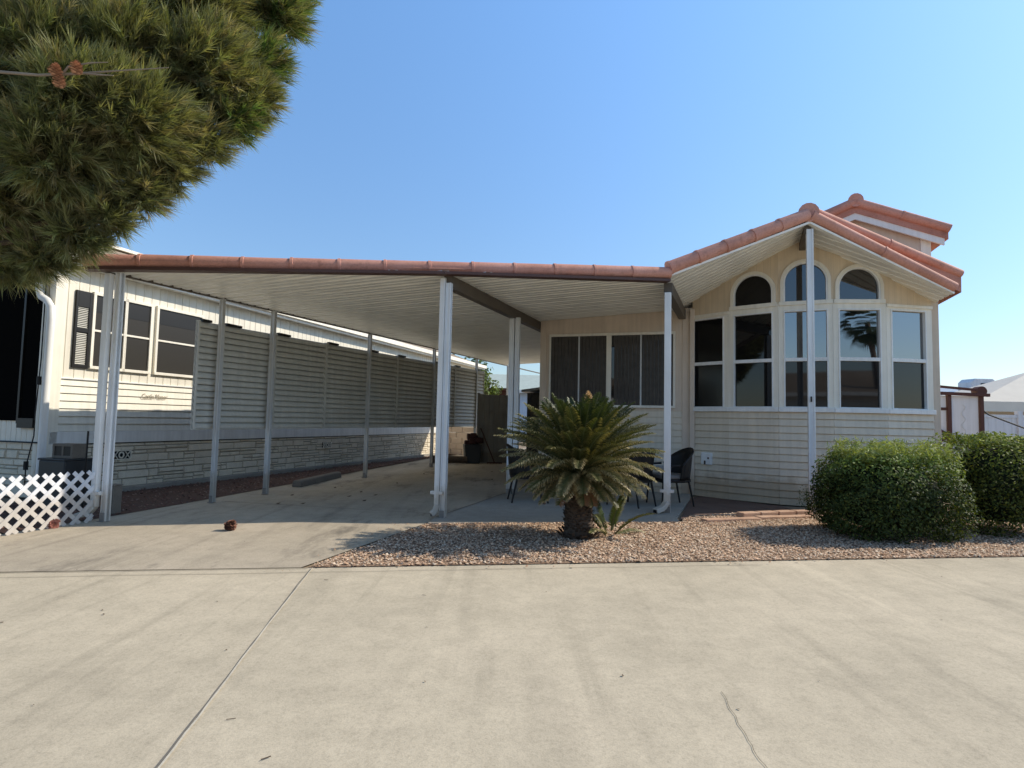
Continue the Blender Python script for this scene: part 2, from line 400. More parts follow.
def barrel(m, a, b, r, L, n=14):
    """a run of overlapping tapered barrel tiles from a to b"""
    a, b = Vector(a), Vector(b); T = (b-a).length; k = max(1, round(T/L)); d = (b-a)/k
    for i in range(k):
        p, q = a+d*i, a+d*(i+1); j = Vector((0, 0, random.uniform(-.004, .004)))
        lip = d.normalized()*.03
        m.tube([p-lip*.2+j, p+lip*.9+j, p+lip+j, q+lip*.6+j], [r*1.07, r*1.07, r*1.0, r*.93], n)

# ------------------------------------------------------------------ the mobile home on the left
LU = -8.836
lh = thing('mobile_home', W(0, 0), -TH, 'white mobile home with stone skirting and a black louvered shutter, left of the carport', 'mobile home')
m = MB(); lap(m, (LU, 5.95), (LU, 22.9), .96, 1.74, .112, (1, 0)); m.build('lower_siding', M['cream'], lh)
m = MB(); boards(m, (LU, 5.95), (LU, 22.9), 1.74, 3.42, .152, (1, 0)); m.build('upper_siding', M['cream2'], lh)
m = MB(); m.box(-15.2, LU-.02, 5.97, 22.88, 0, 3.42); m.build('wall_core', M['cream2'], lh)
m = MB(); m.box(LU-.01, LU+.035, 5.95, 22.9, .775, .955); m.box(LU, LU+.03, 5.95, 22.9, 1.725, 1.745); m.build('trim_band', M['white'], lh, .004)
m = MB(); m.box(LU-.01, LU+.012, 5.95, 22.9, .76, .79); m.build('conduit', M['black'], lh)
m = MB(); m.box(LU, LU+.14, 5.9, 23, -.02, .07); m.build('footing', M['foot'], lh, .01)
# stone skirting: random ashlar, two faces of the home
def ashlar(m, fn, L, z0, z1):
    s = -.2
    z = z0
    rows = []
    while z < z1-.03:
        h = random.choice((.10, .13, .16, .2)); h = min(h, z1-z)
        if z1-(z+h) < .05: h = z1-z
        rows.append((z, z+h)); z += h
    for (a, b) in rows:
        s = random.uniform(-.4, 0)
        while s < L:
            w = random.uniform(.18, .62); e = min(s+w, L); s0 = max(s, 0)
            if e-s0 > .03:
                parts = [(a, b)]
                if b-a > .12 and random.random() < .55: c = a+(b-a)*random.uniform(.35, .65); parts = [(a, c), (c, b)]
                for (p, q) in parts:
                    cuts = [s0, e]
                    if len(parts) == 2 and random.random() < .5 and e-s0 > .3: cuts = [s0, s0+(e-s0)*random.uniform(.3, .7), e]
                    for c0, c1 in zip(cuts, cuts[1:]):
                        g = .006; t = random.uniform(.014, .03); ch = .010
                        A = [fn(c0+g, p+g, .002), fn(c1-g, p+g, .002), fn(c1-g, q-g, .002), fn(c0+g, q-g, .002)]
                        jj = lambda: random.uniform(-.006, .006)
                        B = [fn(c0+g+ch, p+g+ch, t+jj()), fn(c1-g-ch, p+g+ch, t+jj()), fn(c1-g-ch, q-g-ch, t+jj()), fn(c0+g+ch, q-g-ch, t+jj())]
                        m.poly(B)
                        for i in range(4): j = (i+1) % 4; m.poly([A[i], A[j], B[j], B[i]])
            s = e
m = MB(); ashlar(m, lambda s, z, t: (LU+t, 5.95+s, z), 16.9, .06, .765); ashlar(m, lambda s, z, t: (-15.2+s, 5.95-t, z), 6.36, .0, .80)
sk = m.build('stone_skirting', M['stoneface'], lh)
m = MB(); m.box(LU-.3, LU+.002, 5.952, 22.9, 0, .76); m.box(-15.2, LU, 5.95, 5.97, 0, .8); m.build('mortar_bed', M['mortar'], sk)
# eave, roof
m = MB(); m.box(LU-.02, LU+.20, 5.6, 23.1, 3.40, 3.418); m.box(LU+.17, LU+.21, 5.6, 23.1, 3.38, 3.48); m.build('eave_trim', M['white'], lh, .004)
m = MB()
RZ = lambda u: 3.50+(-8.60-u)*.37
m.prism([(-8.60, RZ(-8.6)), (-11.75, RZ(-11.75)), (-15.4, RZ(-11.75)-.37*3.65), (-15.4, RZ(-11.75)-.37*3.65-.07), (-11.75, RZ(-11.75)-.07), (-8.60, RZ(-8.6)-.04)], lambda a, b, t: (a, t, b), 5.5, 23.1)
rf = m.build('roof', M['shingle'], lh)
m = MB(); m.bar((-11.75, 5.5, RZ(-11.75)+.03), (-11.75, 23.1, RZ(-11.75)+.03), .30, .06); m.bar((-8.58, 5.5, RZ(-8.6)-.01), (-8.58, 23.1, RZ(-8.6)-.01), .05, .12); m.build('roof_edging', M['trim'], rf)
m = MB(); m.prism([(-15.2, 3.42), (LU, 3.42), (LU, 3.5), (-11.75, RZ(-11.75)-.08), (-15.2, 3.5)], lambda a, b, t: (a, t, b), 5.97, 6.05); m.build('gable_wall', M['cream2'], lh)
# windows of the side wall
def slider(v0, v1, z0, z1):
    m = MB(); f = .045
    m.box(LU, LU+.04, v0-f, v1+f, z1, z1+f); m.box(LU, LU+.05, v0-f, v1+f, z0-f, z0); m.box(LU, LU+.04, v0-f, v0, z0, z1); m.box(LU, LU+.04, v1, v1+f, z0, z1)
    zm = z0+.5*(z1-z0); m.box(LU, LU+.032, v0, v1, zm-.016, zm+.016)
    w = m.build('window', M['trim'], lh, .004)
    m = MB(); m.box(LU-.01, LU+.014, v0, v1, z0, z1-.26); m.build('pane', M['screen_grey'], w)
    m = MB(); m.box(LU-.01, LU+.018, v0, v1, z1-.26, z1); m.build('eave_shadow_strip', M['black'], w)  # black strip paints the eave shadow across the top of the pane
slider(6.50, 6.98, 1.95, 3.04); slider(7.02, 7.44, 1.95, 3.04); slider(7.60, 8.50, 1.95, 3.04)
# louvered black shutter
m = MB(); z0, z1 = 1.90, 3.06
m.box(LU, LU+.035, 6.20, 6.235, z0, z1); m.box(LU, LU+.035, 6.40, 6.435, z0, z1)
for za, zb in ((z0, z0+.05), (z1-.24, z1), (2.44, 2.5)): m.box(LU, LU+.034, 6.235, 6.40, za, zb)
sh = m.build('shutter', M['shutter'], lh, .003)
for lo, hi in ((1.96, 2.43), (2.51, 2.81)):
    m = MB(); z = lo
    while z < hi: m.poly([(LU+.026, 6.24, z), (LU+.026, 6.395, z), (LU+.008, 6.395, z+.02), (LU+.008, 6.24, z+.02)]); z += .0265
    m.build('shutter_louvers', M['louver'], sh)
m = MB(); m.box(LU-.004, LU+.006, 6.22, 6.41, z0, z1); m.build('shutter_back', M['black'], sh)
# vents in the skirting
for v, z in ((7.06, .575), (12.51, .56)):
    m = MB(); a, b = .17, .075; u = LU+.034
    m.box(u, u+.012, v-a, v+a, z+b-.014, z+b); m.box(u, u+.012, v-a, v+a, z-b, z-b+.014); m.box(u, u+.012, v-a, v-a+.014, z-b, z+b); m.box(u, u+.012, v+a-.014, v+a, z-b, z+b)
    for c in (-.105, 0, .105):
        if c == 0:
            ring = [(.05*math.cos(t*PI/8), .055*math.sin(t*PI/8)) for t in range(16)]; m.ring([(v+x, z+y) for x, y in ring], [(v+x*.6, z+y*.6) for x, y in ring], lambda a_, b_, t: (t, a_, b_), u, u+.011)
        else:
            for s in (-1, 1): m.bar((u+.006, v+c-.045, z-.06*s), (u+.006, v+c+.045, z+.06*s), .014, .012)
    g = m.build('vent', M['trim'], lh)
    m = MB(); m.box(u-.03, u+.002, v-a, v+a, z-b, z+b); m.build('vent_opening', M['black'], g)
# raised script lettering on the siding
cu = bpy.data.curves.new('lettering', 'FONT'); cu.body = 'Castle Manor'; cu.size = .125; cu.shear = .25; cu.extrude = .0015
tmp = bpy.data.objects.new('lettering_source', cu); COL.objects.link(tmp)
bpy.context.view_layer.update()
me = bpy.data.meshes.new_from_object(tmp.evaluated_get(bpy.context.evaluated_depsgraph_get()))
bpy.data.objects.remove(tmp); bpy.data.curves.remove(cu)
lt = bpy.data.objects.new('lettering', me); COL.objects.link(lt); me.materials.clear(); me.materials.append(M['lettering'])
lt.parent = lh; lt.matrix_local = Matrix.Translation((LU+.026, 7.36, 1.49)) @ Euler((PI/2, 0, PI/2)).to_matrix().to_4x4(); lt.scale = (.72, 1, 1)
# front face: dark screened porch, board strip, corner boards, rain pipe
m = MB(); m.box(-15.2, -9.05, 5.93, 5.955, 1.10, 3.36); ps = m.build('porch_screen', M['screen'], lh)
m = MB()
for u in (-9.42, -10.6, -11.8, -13): m.box(u-.02, u+.02, 5.905, 5.928, 1.06, 3.36)
m.box(-9.4, -9.07, 5.89, 5.93, 1.0, 1.14); m.build('screen_frame', M['black'], ps)
m = MB(); boards(m, (-15.2, 5.948), (-9.05, 5.948), .80, 1.10, .11, (0, -1)); m.build('porch_apron', M['trim'], lh)
m = MB(); m.box(-9.05, -8.96, 5.90, 5.95, .0, 3.36); m.build('corner_board', M['trim'], lh, .006)
m = MB(); m.box(LU-.09, LU+.035, 5.90, 6.06, .0, 3.40); m.build('corner_board', M['trim'], lh, .006)
m = MB(); m.tube([(-9.02, 5.83, 3.2), (-9.02, 5.82, 2.98), (-8.96, 5.82, 2.88), (-8.84, 5.82, 2.82), (-8.75, 5.82, 2.72), (-8.74, 5.82, 2.55), (-8.74, 5.82, .1)], .05, 12); m.build('rain_pipe', M['white'], lh, smooth=True)
m = MB(); pts = [(-8.95, 5.86, 3.1), (-8.955, 5.87, 2.0), (-8.965, 5.85, 1.2), (-8.975, 5.86, .9), (-9.0, 5.8, .45), (-8.99, 5.8, .1)]; m.tube(pts, .009, 6)
m.tube([(-8.953, 5.86, 1.62), (-8.953, 5.86, 1.74)], .028, 8); m.tube([(-9.0, 5.8, .42), (-9.0, 5.8, .54)], .03, 8)
m.tube([(-15, 5.90, .79), (-9, 5.88, .80), (-8.8, 5.88, .80)], .012, 6); m.build('cable', M['black'], lh)

# ------------------------------------------------------------------ the carport
cp = thing('carport', W(0, 0), -TH, 'long ribbed carport roof with red barrel tile edge, white posts and grey louvered side screens', 'carport')
PAN = ((0, 0), (.30, 0), (.34, .018), (.40, .018), (.44, 0), (.72, 0), (.79, .055), (.93, .055))
m = MB(); ribbed(m, 4.74, 11.1, -6.76, -.42, zcar, prof=PAN); ribbed(m, 11.1+.305-(11.1-4.74) % .305, 19.8, -6.76, -2.99, zcar, prof=PAN, clip=False); m.build('roof_pans', M['soffit'], cp)
m = MB(); ribbed(m, 4.74, 19.8, -6.76, -.42, lambda u, v: zcar(u, v)+.075, pitch=.61, h=.01); m.build('roof_top', M['soffit'], cp)
def uvz(u, dv=0, dz=0): v = skew(u)+dv; return (u, v, zcar(u, skew(u))+dz)
m = MB(); barrel(m, uvz(-6.80, -.05, .095), uvz(-.42, -.05, .115), .088, .585); fas = m.build('barrel_tiles', M['tile'], cp, smooth=True)
m = MB()
for a, b in ((-6.80, -5), (-5, -3.13), (-3.13, -1.6), (-1.6, -.42)): m.bar(uvz(a, -.05, .0), uvz(b, -.05, .0), .13, .035)
m.build('fascia_gutter', M['gutter'], cp)
def vbeam(u0, v0, u1, v1, w=.09, h=.15): # beam under the pans
    m = MB(); m.bar((u0, v0, zcar(u0, v0)-h/2-.004), (u1, v1, zcar(u1, v1)-h/2-.004), w, h); return m
m = MB(); m.bar((-6.70, 4.98, zcar(-6.7, 4.98)+.005), (-6.74, 25.5, zcar(-6.74, 25.5)+.005), .04, .04); m.build('side_beam', M['beam'], cp)
vbeam(-3.12, 6.9, -3.05, 11.3, .11, .16).build('cross_beam', M['beam'], cp)
vbeam(-3.05, 11.3, -3.05, 19.7, .11, .16).build('cross_beam', M['beam'], cp)
vbeam(-.43, 8.6, -.30, 11.05, .12, .17).build('cross_beam', M['beam'], cp)
def cpost(u, v, w, mat, h=.11, lip=True, vv=None):
    m = MB(); z1 = zcar(u, v)-h; t = vv or w
    # roll-formed post: two flanges and a recessed web
    m.box(u-w/2, u+w/2, v-t*.28, v+t*.28, 0, z1); m.box(u-w/2, u-w*.30, v-t/2, v+t/2, .0, z1-.002); m.box(u+w*.30, u+w/2, v-t/2, v+t/2, .0, z1-.002)
    o = m.build('post', mat, cp, .004)
    m = MB(); m.box(u-w*.5-.004, u+w*.5+.004, v-t*.5-.03, v-t*.5+.0, .0, .006); m.box(u-w*.5+.004, u+w*.5-.004, v-t*.5-.008, v-t*.5+.002, 0, .10)
    m.tube([(u-.012, v-t*.5-.010, .065), (u-.012, v-t*.5-.016, .065)], .006, 6); m.tube([(u+.012, v-t*.5-.010, .04), (u+.012, v-t*.5-.016, .04)], .006, 6)
    m.build('post_bracket', M['metal'], o); return o
cpost(-6.52, 5.08, .08, M['post'], .03, vv=.07); cpost(-3.10, 6.90, .072, M['post'], .10, vv=.07); cpost(-.425, 8.60, .08, M['post'], .15, vv=.08)
cpost(-3.09, 9.58, .085, M['post'], .16, vv=.08); cpost(-2.995, 9.60, .075, M['post'], .15, vv=.08)
for u, v in ((-6.62, 6.744), (-6.62, 7.824), (-6.69, 10.868), (-6.70, 14.077), (-6.71, 17.2), (-6.72, 20.4)): cpost(u, v, .062 if v < 7 else .075, M['greypost'], .02, vv=.06)
# grey louvered screens hung between the posts along the left edge
def louver_panel(v0, v1, za, zb0, zb1, u=-6.745, yaw=0):
    m = MB(); n = 17; zb = (zb0+zb1)/2; p = (zb-za)/n
    for i in range(n):
        z = za+i*p; prof = [(.012, -.006), (.030, -.002), (.036, .010), (.028, p*.45), (.010, p*.80), (-.006, p*.84), (-.012, p*.93), (-.016, p*.93), (-.004, p*.4)]
        k = (z-za)/(zb-za)
        def fn(a, b, t):
            f = (t-v0)/(v1-v0); zz = b+((zb0-zb)+(zb1-zb0)*f)*((b-za)/(zb-za)); return (u+a+yaw*(t-v0), t, zz)
        m.prism([(a, z+b) for a, b in prof], fn, v0, v1)
    o = m.build('louver_panel', M['louver'], cp)
    m = MB(); m.prism([(v0+.01, za), (v1-.01, za), (v1-.01, zb1-.02), (v0+.01, zb0-.02)], lambda a, b, t: (u+t+yaw*(a-v0), a, b), -.024, -.014); m.build('panel_backing', M['bin'], o)
    for v, zz in ((v0+.014, zb0), (v1-.014, zb1)):
        m = MB(); m.box(u-.012, u+.046, v-.014, v+.014, za-.01, zz); m.build('panel_stile', M['louver'], o)
    m = MB(); m.box(u-.01, u+.05, v0+.06, v0+.06+min(.3, (v1-v0)*.4), zb0-.005, zb0+.028); m.build('hanger', M['black'], o)
LPV, LPZ = (6.4, 18), (2.575, 2.865)
LPS = ((6.42, 6.84), (6.87, 7.99), (8.0, 9.40), (9.405, 10.89), (10.90, 12.14), (12.145, 14.09), (14.10, 15.52), (15.525, 17.2), (17.21, 17.9))
def ptop(v): return float(np.interp(v, LPV, LPZ))
for v0, v1 in LPS: louver_panel(v0, v1, 1.05, ptop(v0), ptop(v1))
def dspout(u, v, ztop, kick, w=.085, d=.06, reach=1.0):
    """flat downspout with a bent shoe at the foot"""
    m = MB(); m.box(u-w/2, u+w/2, v-d/2, v+d/2, .16, ztop)
    k = Vector((*kick, 0)); a = Vector((u, v, .17))
    m.bar(a, a+k*.10*reach+Vector((0, 0, -.09)), w*1.04, d*1.04, k.normalized()*.6+Vector((0, 0, .6))); m.bar(a+k*.09*reach+Vector((0, 0, -.08)), a+k*.25*reach+Vector((0, 0, -.12)), w*1.1, d*1.1)
    o = m.build('downspout', M['white'], cp, .008)
    m = MB(); m.box(u-w/2-.05, u+w/2+.05, v-d/2-.004, v+d/2+.004, .30, .34); m.build('strap', M['white'], o)
    p = a+k*(.25*reach+.002)+Vector((0, 0, -.12)); m = MB(); m.bar(p, p+k*.004, w*.8, d*.75); m.build('spout_mouth', M['black'], o)
dspout(-6.63, 5.03, zcar(-6.72, 5.03)-.03, (-.95, -.3), reach=.8); dspout(-3.178, 6.885, zcar(-3.16, 6.87)-.03, (-.8, -.6), .07, reach=.28); dspout(-.43, 8.52, zcar(-.43, 8.52)-.16, (-.75, -.65), .09, reach=.8)

# ------------------------------------------------------------------ the park model home on the right
ph = thing('park_home', W(0, 0), -TH, 'beige park model home with five bow windows and red tiled gables', 'house')
JB = [(-.12, 11.07), (.487, 10.72), (1.235, 10.42), (2.025, 10.365), (2.81, 10.54), (3.55, 10.93)]
WV = 11.1
# body behind the fronts
m = MB(); m.box(-2.93, -.20, 11.16, 19.95, 0, 3.18); m.prism([(-.10, 11.25), (.55, 10.90), (1.26, 10.62), (2.02, 10.56), (2.74, 10.72), (3.46, 11.06), (3.56, 11.1), (3.56, 20), (-.10, 20)], lambda a, b, t: (a, b, t), 0, 3.30)
m.build('body', M['pinkbeige'], ph)
# siding
m = MB(); lap(m, (-2.97, WV), (-.12, WV), 0, 1.50, .1155, (0, -1)); m.box(-2.95, -.2, WV-.004, 11.14, 0, 1.5)
for (a, b) in zip(JB, JB[1:]):
    nrm = (b[1]-a[1], -(b[0]-a[0])); lap(m, a, b, 0, 1.50, .1155, nrm)
lap(m, (3.60, 11.0), (3.60, 20), 0, 3.3, .1155, (1, 0)); lap(m, (-2.97, 20), (-2.97, WV), 0, 3.1, .1155, (-1, 0))
m.build('lap_siding', M['siding'], ph)
# wall of the porch room: flat boards, corner posts, dark windows with vertical blinds
m = MB(); m.prism([(-2.97, 1.5), (-.12, 1.5), (-.12, zcar(-.12, WV)+.03), (-2.97, zcar(-2.97, WV)+.03)], lambda a, b, t: (a, t, b), WV-.012, 11.14); m.build('porch_wall', M['pinkbeige'], ph)
m = MB(); m.box(-2.985, -2.86, WV-.035, WV+.05, 0, zcar(-2.97, WV)); m.build('corner_trim', M['pinkbeige'], ph, .005)
m = MB(); m.box(-.30, -.145, WV-.03, WV+.02, 0, 3.3); m.build('corner_trim', M['pinkbeige'], ph, .005)
m = MB()
z0, z1 = 1.59, 2.91
m.box(-2.80, -.42, WV-.05, WV-.013, z1, z1+.05); m.box(-2.80, -.42, WV-.06, WV-.013, z0-.045, z0)
for a, b in ((-2.80, -2.765), (-1.682, -1.588), (-.462, -.42)): m.box(a, b, WV-.05, WV-.0135, z0, z1)
pw = m.build('porch_window', M['trim'], ph, .004)
for u in (-2.21, -1.04): m = MB(); m.box(u-.014, u+.014, WV-.04, WV-.014, z0, z1); m.build('meeting_rail', M['greypost'], pw)
for u0, u1 in ((-2.765, -1.682), (-1.588, -.462)): m = MB(); m.box(u0, u1, WV-.024, WV-.0145, z0, z1); m.build('pane', M['dark_glass'], pw)
m = MB(); u = -2.76
while u < -.47:
    if not -1.69 < u < -1.60: m.poly([(u, WV-.0265, z0), (u+.064, WV-.032, z0), (u+.064, WV-.032, z1), (u, WV-.0265, z1)])
    u += .068
m.build('vertical_blinds', M['blind'], pw)
# bow window: five facets
def facet(i):
    a, b = Vector((*JB[i], 0)), Vector((*JB[i+1], 0)); L = (b-a).length; d = (b-a)/L; o = Vector((d.y, -d.x, 0))
    fn = lambda s, z, t: a+d*s+o*t+Vector((0, 0, z))
    p0, p1 = (.028, .592) if i == 0 else (.10, .705)
    if i == 0: L_ = L
    zb, zm0, zm1, zt = 1.566, 2.315, 2.372, 3.13
    def rect(m, s0, s1, z0, z1, t0, t1): m.prism([(s0, z0), (s1, z0), (s1, z1), (s0, z1)], fn, t0, t1)
    m = MB(); arch = 1 <= i <= 3; ht = 3.285 if arch else 3.20
    rect(m, 0, p0-.022, zb, ht, -.03, .012); rect(m, p1+.022, L, zb, ht, -.03, .012); rect(m, p0-.022, p1+.022, zt+.022, ht, -.03, .0115)
    if not arch: rect(m, 0, L, ht-.015, ht+.03, -.02, .035)
    sur = m.build('window_surround', M['trim'], ph)
    m = MB(); f = .022
    rect(m, p0-f, p0, zb, zt+f, -.05, .024); rect(m, p1, p1+f, zb, zt+f, -.05, .024); rect(m, p0, p1, zt, zt+f, -.05, .0235); rect(m, p0, p1, zm0, zm1, -.045, .020); rect(m, p0, p1, zb, zb+.014, -.05, .018)
    w = m.build('window', M['white'], ph, .003)
    m = MB(); rect(m, p0, p1, zm1, zt, -.036, -.030); m.build('upper_pane', M[('screen_dark', 'dim_glass', 'glass', 'glass', 'glass')[i]], w)
    m = MB(); rect(m, p0, p1, zb+.014, zm0, -.036, -.030); m.build('lower_pane', M[('screen_dark', 'dim_glass', 'dark_glass', 'dark_glass', 'dark_glass')[i]], w)
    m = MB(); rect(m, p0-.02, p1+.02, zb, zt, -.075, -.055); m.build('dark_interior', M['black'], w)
    m = MB(); rect(m, -.004, L+.004, 1.492, zb-.001, -.03, .055); m.build('sill', M['white'], ph, .005)
    # boards above
    zl = ht+.001
    def top(s): q = a+d*s; return zgab(q.x)+.02
    if arch:
        c = (p0+p1)/2; r = (p1-p0)/2-.004; zbse = 3.285; zs = 3.913-r if i == 2 else 3.795-r
        n = 22; arc = [(c-r, zbse)]+[(c-r*math.cos(PI*k/n), zs+r*math.sin(PI*k/n)) for k in range(n+1)]+[(c+r, zbse)]
        R = r+.072; arco = [(c-R, zbse)]+[(c-R*math.cos(PI*k/n), zs+R*math.sin(PI*k/n)) for k in range(n+1)]+[(c+R, zbse)]
        R2 = r+.024; arcm = [(c-R2, zbse)]+[(c-R2*math.cos(PI*k/n), zs+R2*math.sin(PI*k/n)) for k in range(n+1)]+[(c+R2, zbse)]
        # board face with the arch cut out of it
        up = [(0, zbse)]+[(max(0, min(L, x if 0 < k < len(arco)-1 else x)), top(max(0, min(L, x)))) for k, (x, y) in enumerate(arco)]+[(L, zbse)]
        mm = MB(); A = [(c-R+.01, zbse)]+[(c-(R-.01)*math.cos(PI*k/n), zs+(R-.01)*math.sin(PI*k/n)) for k in range(n+1)]+[(c+R-.01, zbse)]
        xs = [max(0, min(L, x)) for x, y in A]
        for (q0, q1, x0, x1) in zip(A, A[1:], xs, xs[1:]):
            if x1-x0 < 1e-6: continue
            mm.poly([fn(x0, q0[1], 0), fn(x1, q1[1], 0), fn(x1, top(x1), 0), fn(x0, top(x0), 0)])
        for s0, s1 in ((0, max(0, c-R+.01)), (min(L, c+R-.01), L)):
            if s1-s0 > .003: mm.poly([fn(s0, zbse, 0), fn(s1, zbse, 0), fn(s1, top(s1), 0), fn(s0, top(s0), 0)])
        mm.build('gable_board', M['beige'], ph)
        m = MB(); m.ring(arco, arcm, fn, -.02, .030); at = m.build('arch_trim', M['trim'], ph, .004)
        m = MB(); m.ring(arcm, arc, fn, -.04, .018); af = m.build('arch_window', M['white'], ph, .003)
        m = MB(); m.prism(arc, fn, -.030, -.026); m.build('arch_pane', M[(0, 'screen_dark', 'mid_glass', 'mid_glass')[i]], af)
        m = MB(); rect(m, p0-.09, p1+.09, zbse-.05, zbse+.016, -.03, .034); m.build('arch_sill', M['trim'], at, .004)
    else:
        mm = MB(); mm.poly([fn(0, zl, 0), fn(L, zl, 0), fn(L, top(L), 0), fn(0, top(0), 0)]); mm.build('gable_board', M['beige'], ph)
for i in range(5): facet(i)
m = MB(); m.box(-.165, -.085, 11.0, 11.12, 0, 3.35); m.build('corner_post', M['pinkbeige'], ph, .006)
m = MB(); m.box(3.525, 3.655, 10.93, 11.06, 0, 3.36); m.build('corner_post', M['pinkbeige'], ph, .006)
# gable roof: ribbed soffit, deck, barge tiles, ridge beam, apex post
zg2 = lambda u, v: zgab(u)
m = MB(); ribbed(m, 8.2, 11.4, -.43, 1.54, zg2, pitch=.20, h=.035, flat=.72); ribbed(m, 9.2, 11.4, 1.54, 3.62, zg2, pitch=.20, h=.035, flat=.72); m.build('soffit', M['soffit'], ph)
m = MB()
for u0, u1 in ((-.50, 1.54), (1.54, 3.66)):
    k = 12; us = [u0+(u1-u0)*i/k for i in range(k+1)]
    for a, b in zip(us, us[1:]): m.poly([(a, skew(a)+.02, zgab(a)+.10), (b, skew(b)+.02, zgab(b)+.10), (b, 20, zgab(b)+.10), (a, 20, zgab(a)+.10)])
    m.poly([(u0, 11.3, zgab(u0)+.03), (u1, 11.3, zgab(u1)+.03), (u1, 20, zgab(u1)+.03), (u0, 20, zgab(u0)+.03)])
deck = m.build('roof', M['tile2'], ph)
def bg(u, dv, dz): return (u, skew(u)+dv, zgab(u)+dz)
m = MB(); barrel(m, bg(-.42, -.05, .115), bg(1.50, -.05, .13), .096, .50); barrel(m, bg(1.58, -.05, .13), bg(3.62, -.05, .10), .082, 1.05); m.build('barge_tiles', M['tile'], deck, smooth=True)
m = MB(); barrel(m, (1.54, skew(1.54)-.07, 4.43), (1.54, 13.5, 4.43), .135, .45); m.build('ridge_tiles', M['tile'], deck, smooth=True)
m = MB(); barrel(m, (1.66, 9.66, 4.50), (3.90, 10.80, 3.72), .075, 1.1); m.build('upper_barge_tiles', M['tile'], deck, smooth=True)
m = MB(); m.poly([(1.60, 9.66, 4.50), (3.92, 10.78, 3.72), (3.92, 10.79, 3.42), (1.60, 9.67, 4.30)]); m.poly([(1.60, 9.66, 4.56), (3.92, 10.78, 3.78), (3.92, 20, 3.60), (1.60, 20, 4.45)]); m.poly([(3.92, 10.79, 3.42), (3.92, 20, 3.30), (3.92, 20, 3.6), (3.92, 10.78, 3.78)]); m.build('upper_apron', M['tile2'], deck)
m = MB()
for a, b in ((-.42, .5), (.5, 1.54), (1.54, 2.6), (2.6, 3.62)): m.bar(bg(a, -.03, .005), bg(b, -.03, .005), .07, .03)
m.build('barge_board', M['soffit'], deck)
m = MB(); m.bar((1.54, 9.5, 4.20), (1.60, 10.42, 4.20), .09, .13); m.build('ridge_beam', M['beam'], ph)
m = MB()
ug, vg = 1.555, 9.50
ug += .008; m.box(ug-.045, ug+.045, vg-.025, vg+.025, 0, 4.20); m.box(ug-.047, ug-.025, vg-.04, vg+.04, 0, 4.198); m.box(ug+.025, ug+.047, vg-.04, vg+.04, 0, 4.198); pg = m.build('porch_post', M['post'], ph, .004)
m = MB(); m.box(ug-.02, ug+.0, vg-.062, vg-.05, 1.62, 1.70); m.build('latch', M['black'], pg)
# outlet box on the bow
m = MB(); a, b = Vector((*JB[0], 0)), Vector((*JB[1], 0)); d = (b-a).normalized(); o = Vector((d.y, -d.x, 0)); fn = lambda s, z, t: a+d*s+o*t+Vector((0, 0, z))
m.prism([(.20, .56), (.40, .56), (.40, .77), (.20, .77)], fn, 0, .06); ob = m.build('outlet_box', M['white'], ph, .012)
m = MB(); m.prism([(.265, .565), (.295, .565), (.295, .63), (.265, .63)], fn, .06, .068); m.prism([(.33, .66), (.355, .66), (.355, .69), (.33, .69)], fn, .06, .066); m.build('outlet_cover', M['black'], ob)
m = MB(); m.box(-.75, -.55, WV-.07, WV-.012, .42, .50); m.build('hose_bib', M['metal'], ph)
# raised loft behind the gable
LV = 11.6; zl = lambda u: 5.10-.42*abs(u-2.65)
m = MB(); m.prism([(1.30, 3.6), (3.80, 3.6), (3.80, zl(3.80)-.02), (2.65, zl(2.65)-.02), (1.30, zl(1.3)-.02)], lambda a, b, t: (a, t, b), LV+.15, 17); loft = m.build('loft_wall', M['pinkbeige'], ph)
m = MB(); m.box(3.68, 3.83, LV+.12, LV+.2, 3.6, zl(3.75)-.06); m.build('loft_corner_trim', M['trim'], loft)
m = MB()
m.prism([(1.15, zl(1.15)), (2.65, zl(2.65)), (4.0, zl(4.0)), (4.0, zl(4.0)-.115), (2.65, zl(2.65)-.115), (1.15, zl(1.15)-.115)], lambda a, b, t: (a, t, b), LV+.02, LV+.06); m.build('loft_fascia', M['white'], loft)
m = MB(); m.prism([(1.10, zl(1.1)), (2.65, zl(2.65)), (4.05, zl(4.05)), (4.05, zl(4.05)+.14), (2.65, zl(2.65)+.14), (1.1, zl(1.1)+.14)], lambda a, b, t: (a, t, b), LV, 17.2); lr = m.build('loft_roof', M['tile2'], loft)
m = MB(); barrel(m, (1.1, LV, zl(1.1)+.19), (2.62, LV, zl(2.62)+.19), .085, .5); barrel(m, (2.68, LV, zl(2.68)+.19), (4.06, LV, zl(4.06)+.19), .08, .7); barrel(m, (2.65, LV-.06, zl(2.65)+.21), (2.65, 16, zl(2.65)+.21), .115, .45); m.build('loft_tiles', M['tile'], lr, smooth=True)
m = MB(); m.box(-2.97, -.42, 11.2, 20, 3.30, 3.36); m.build('porch_roof', M['soffit'], ph)

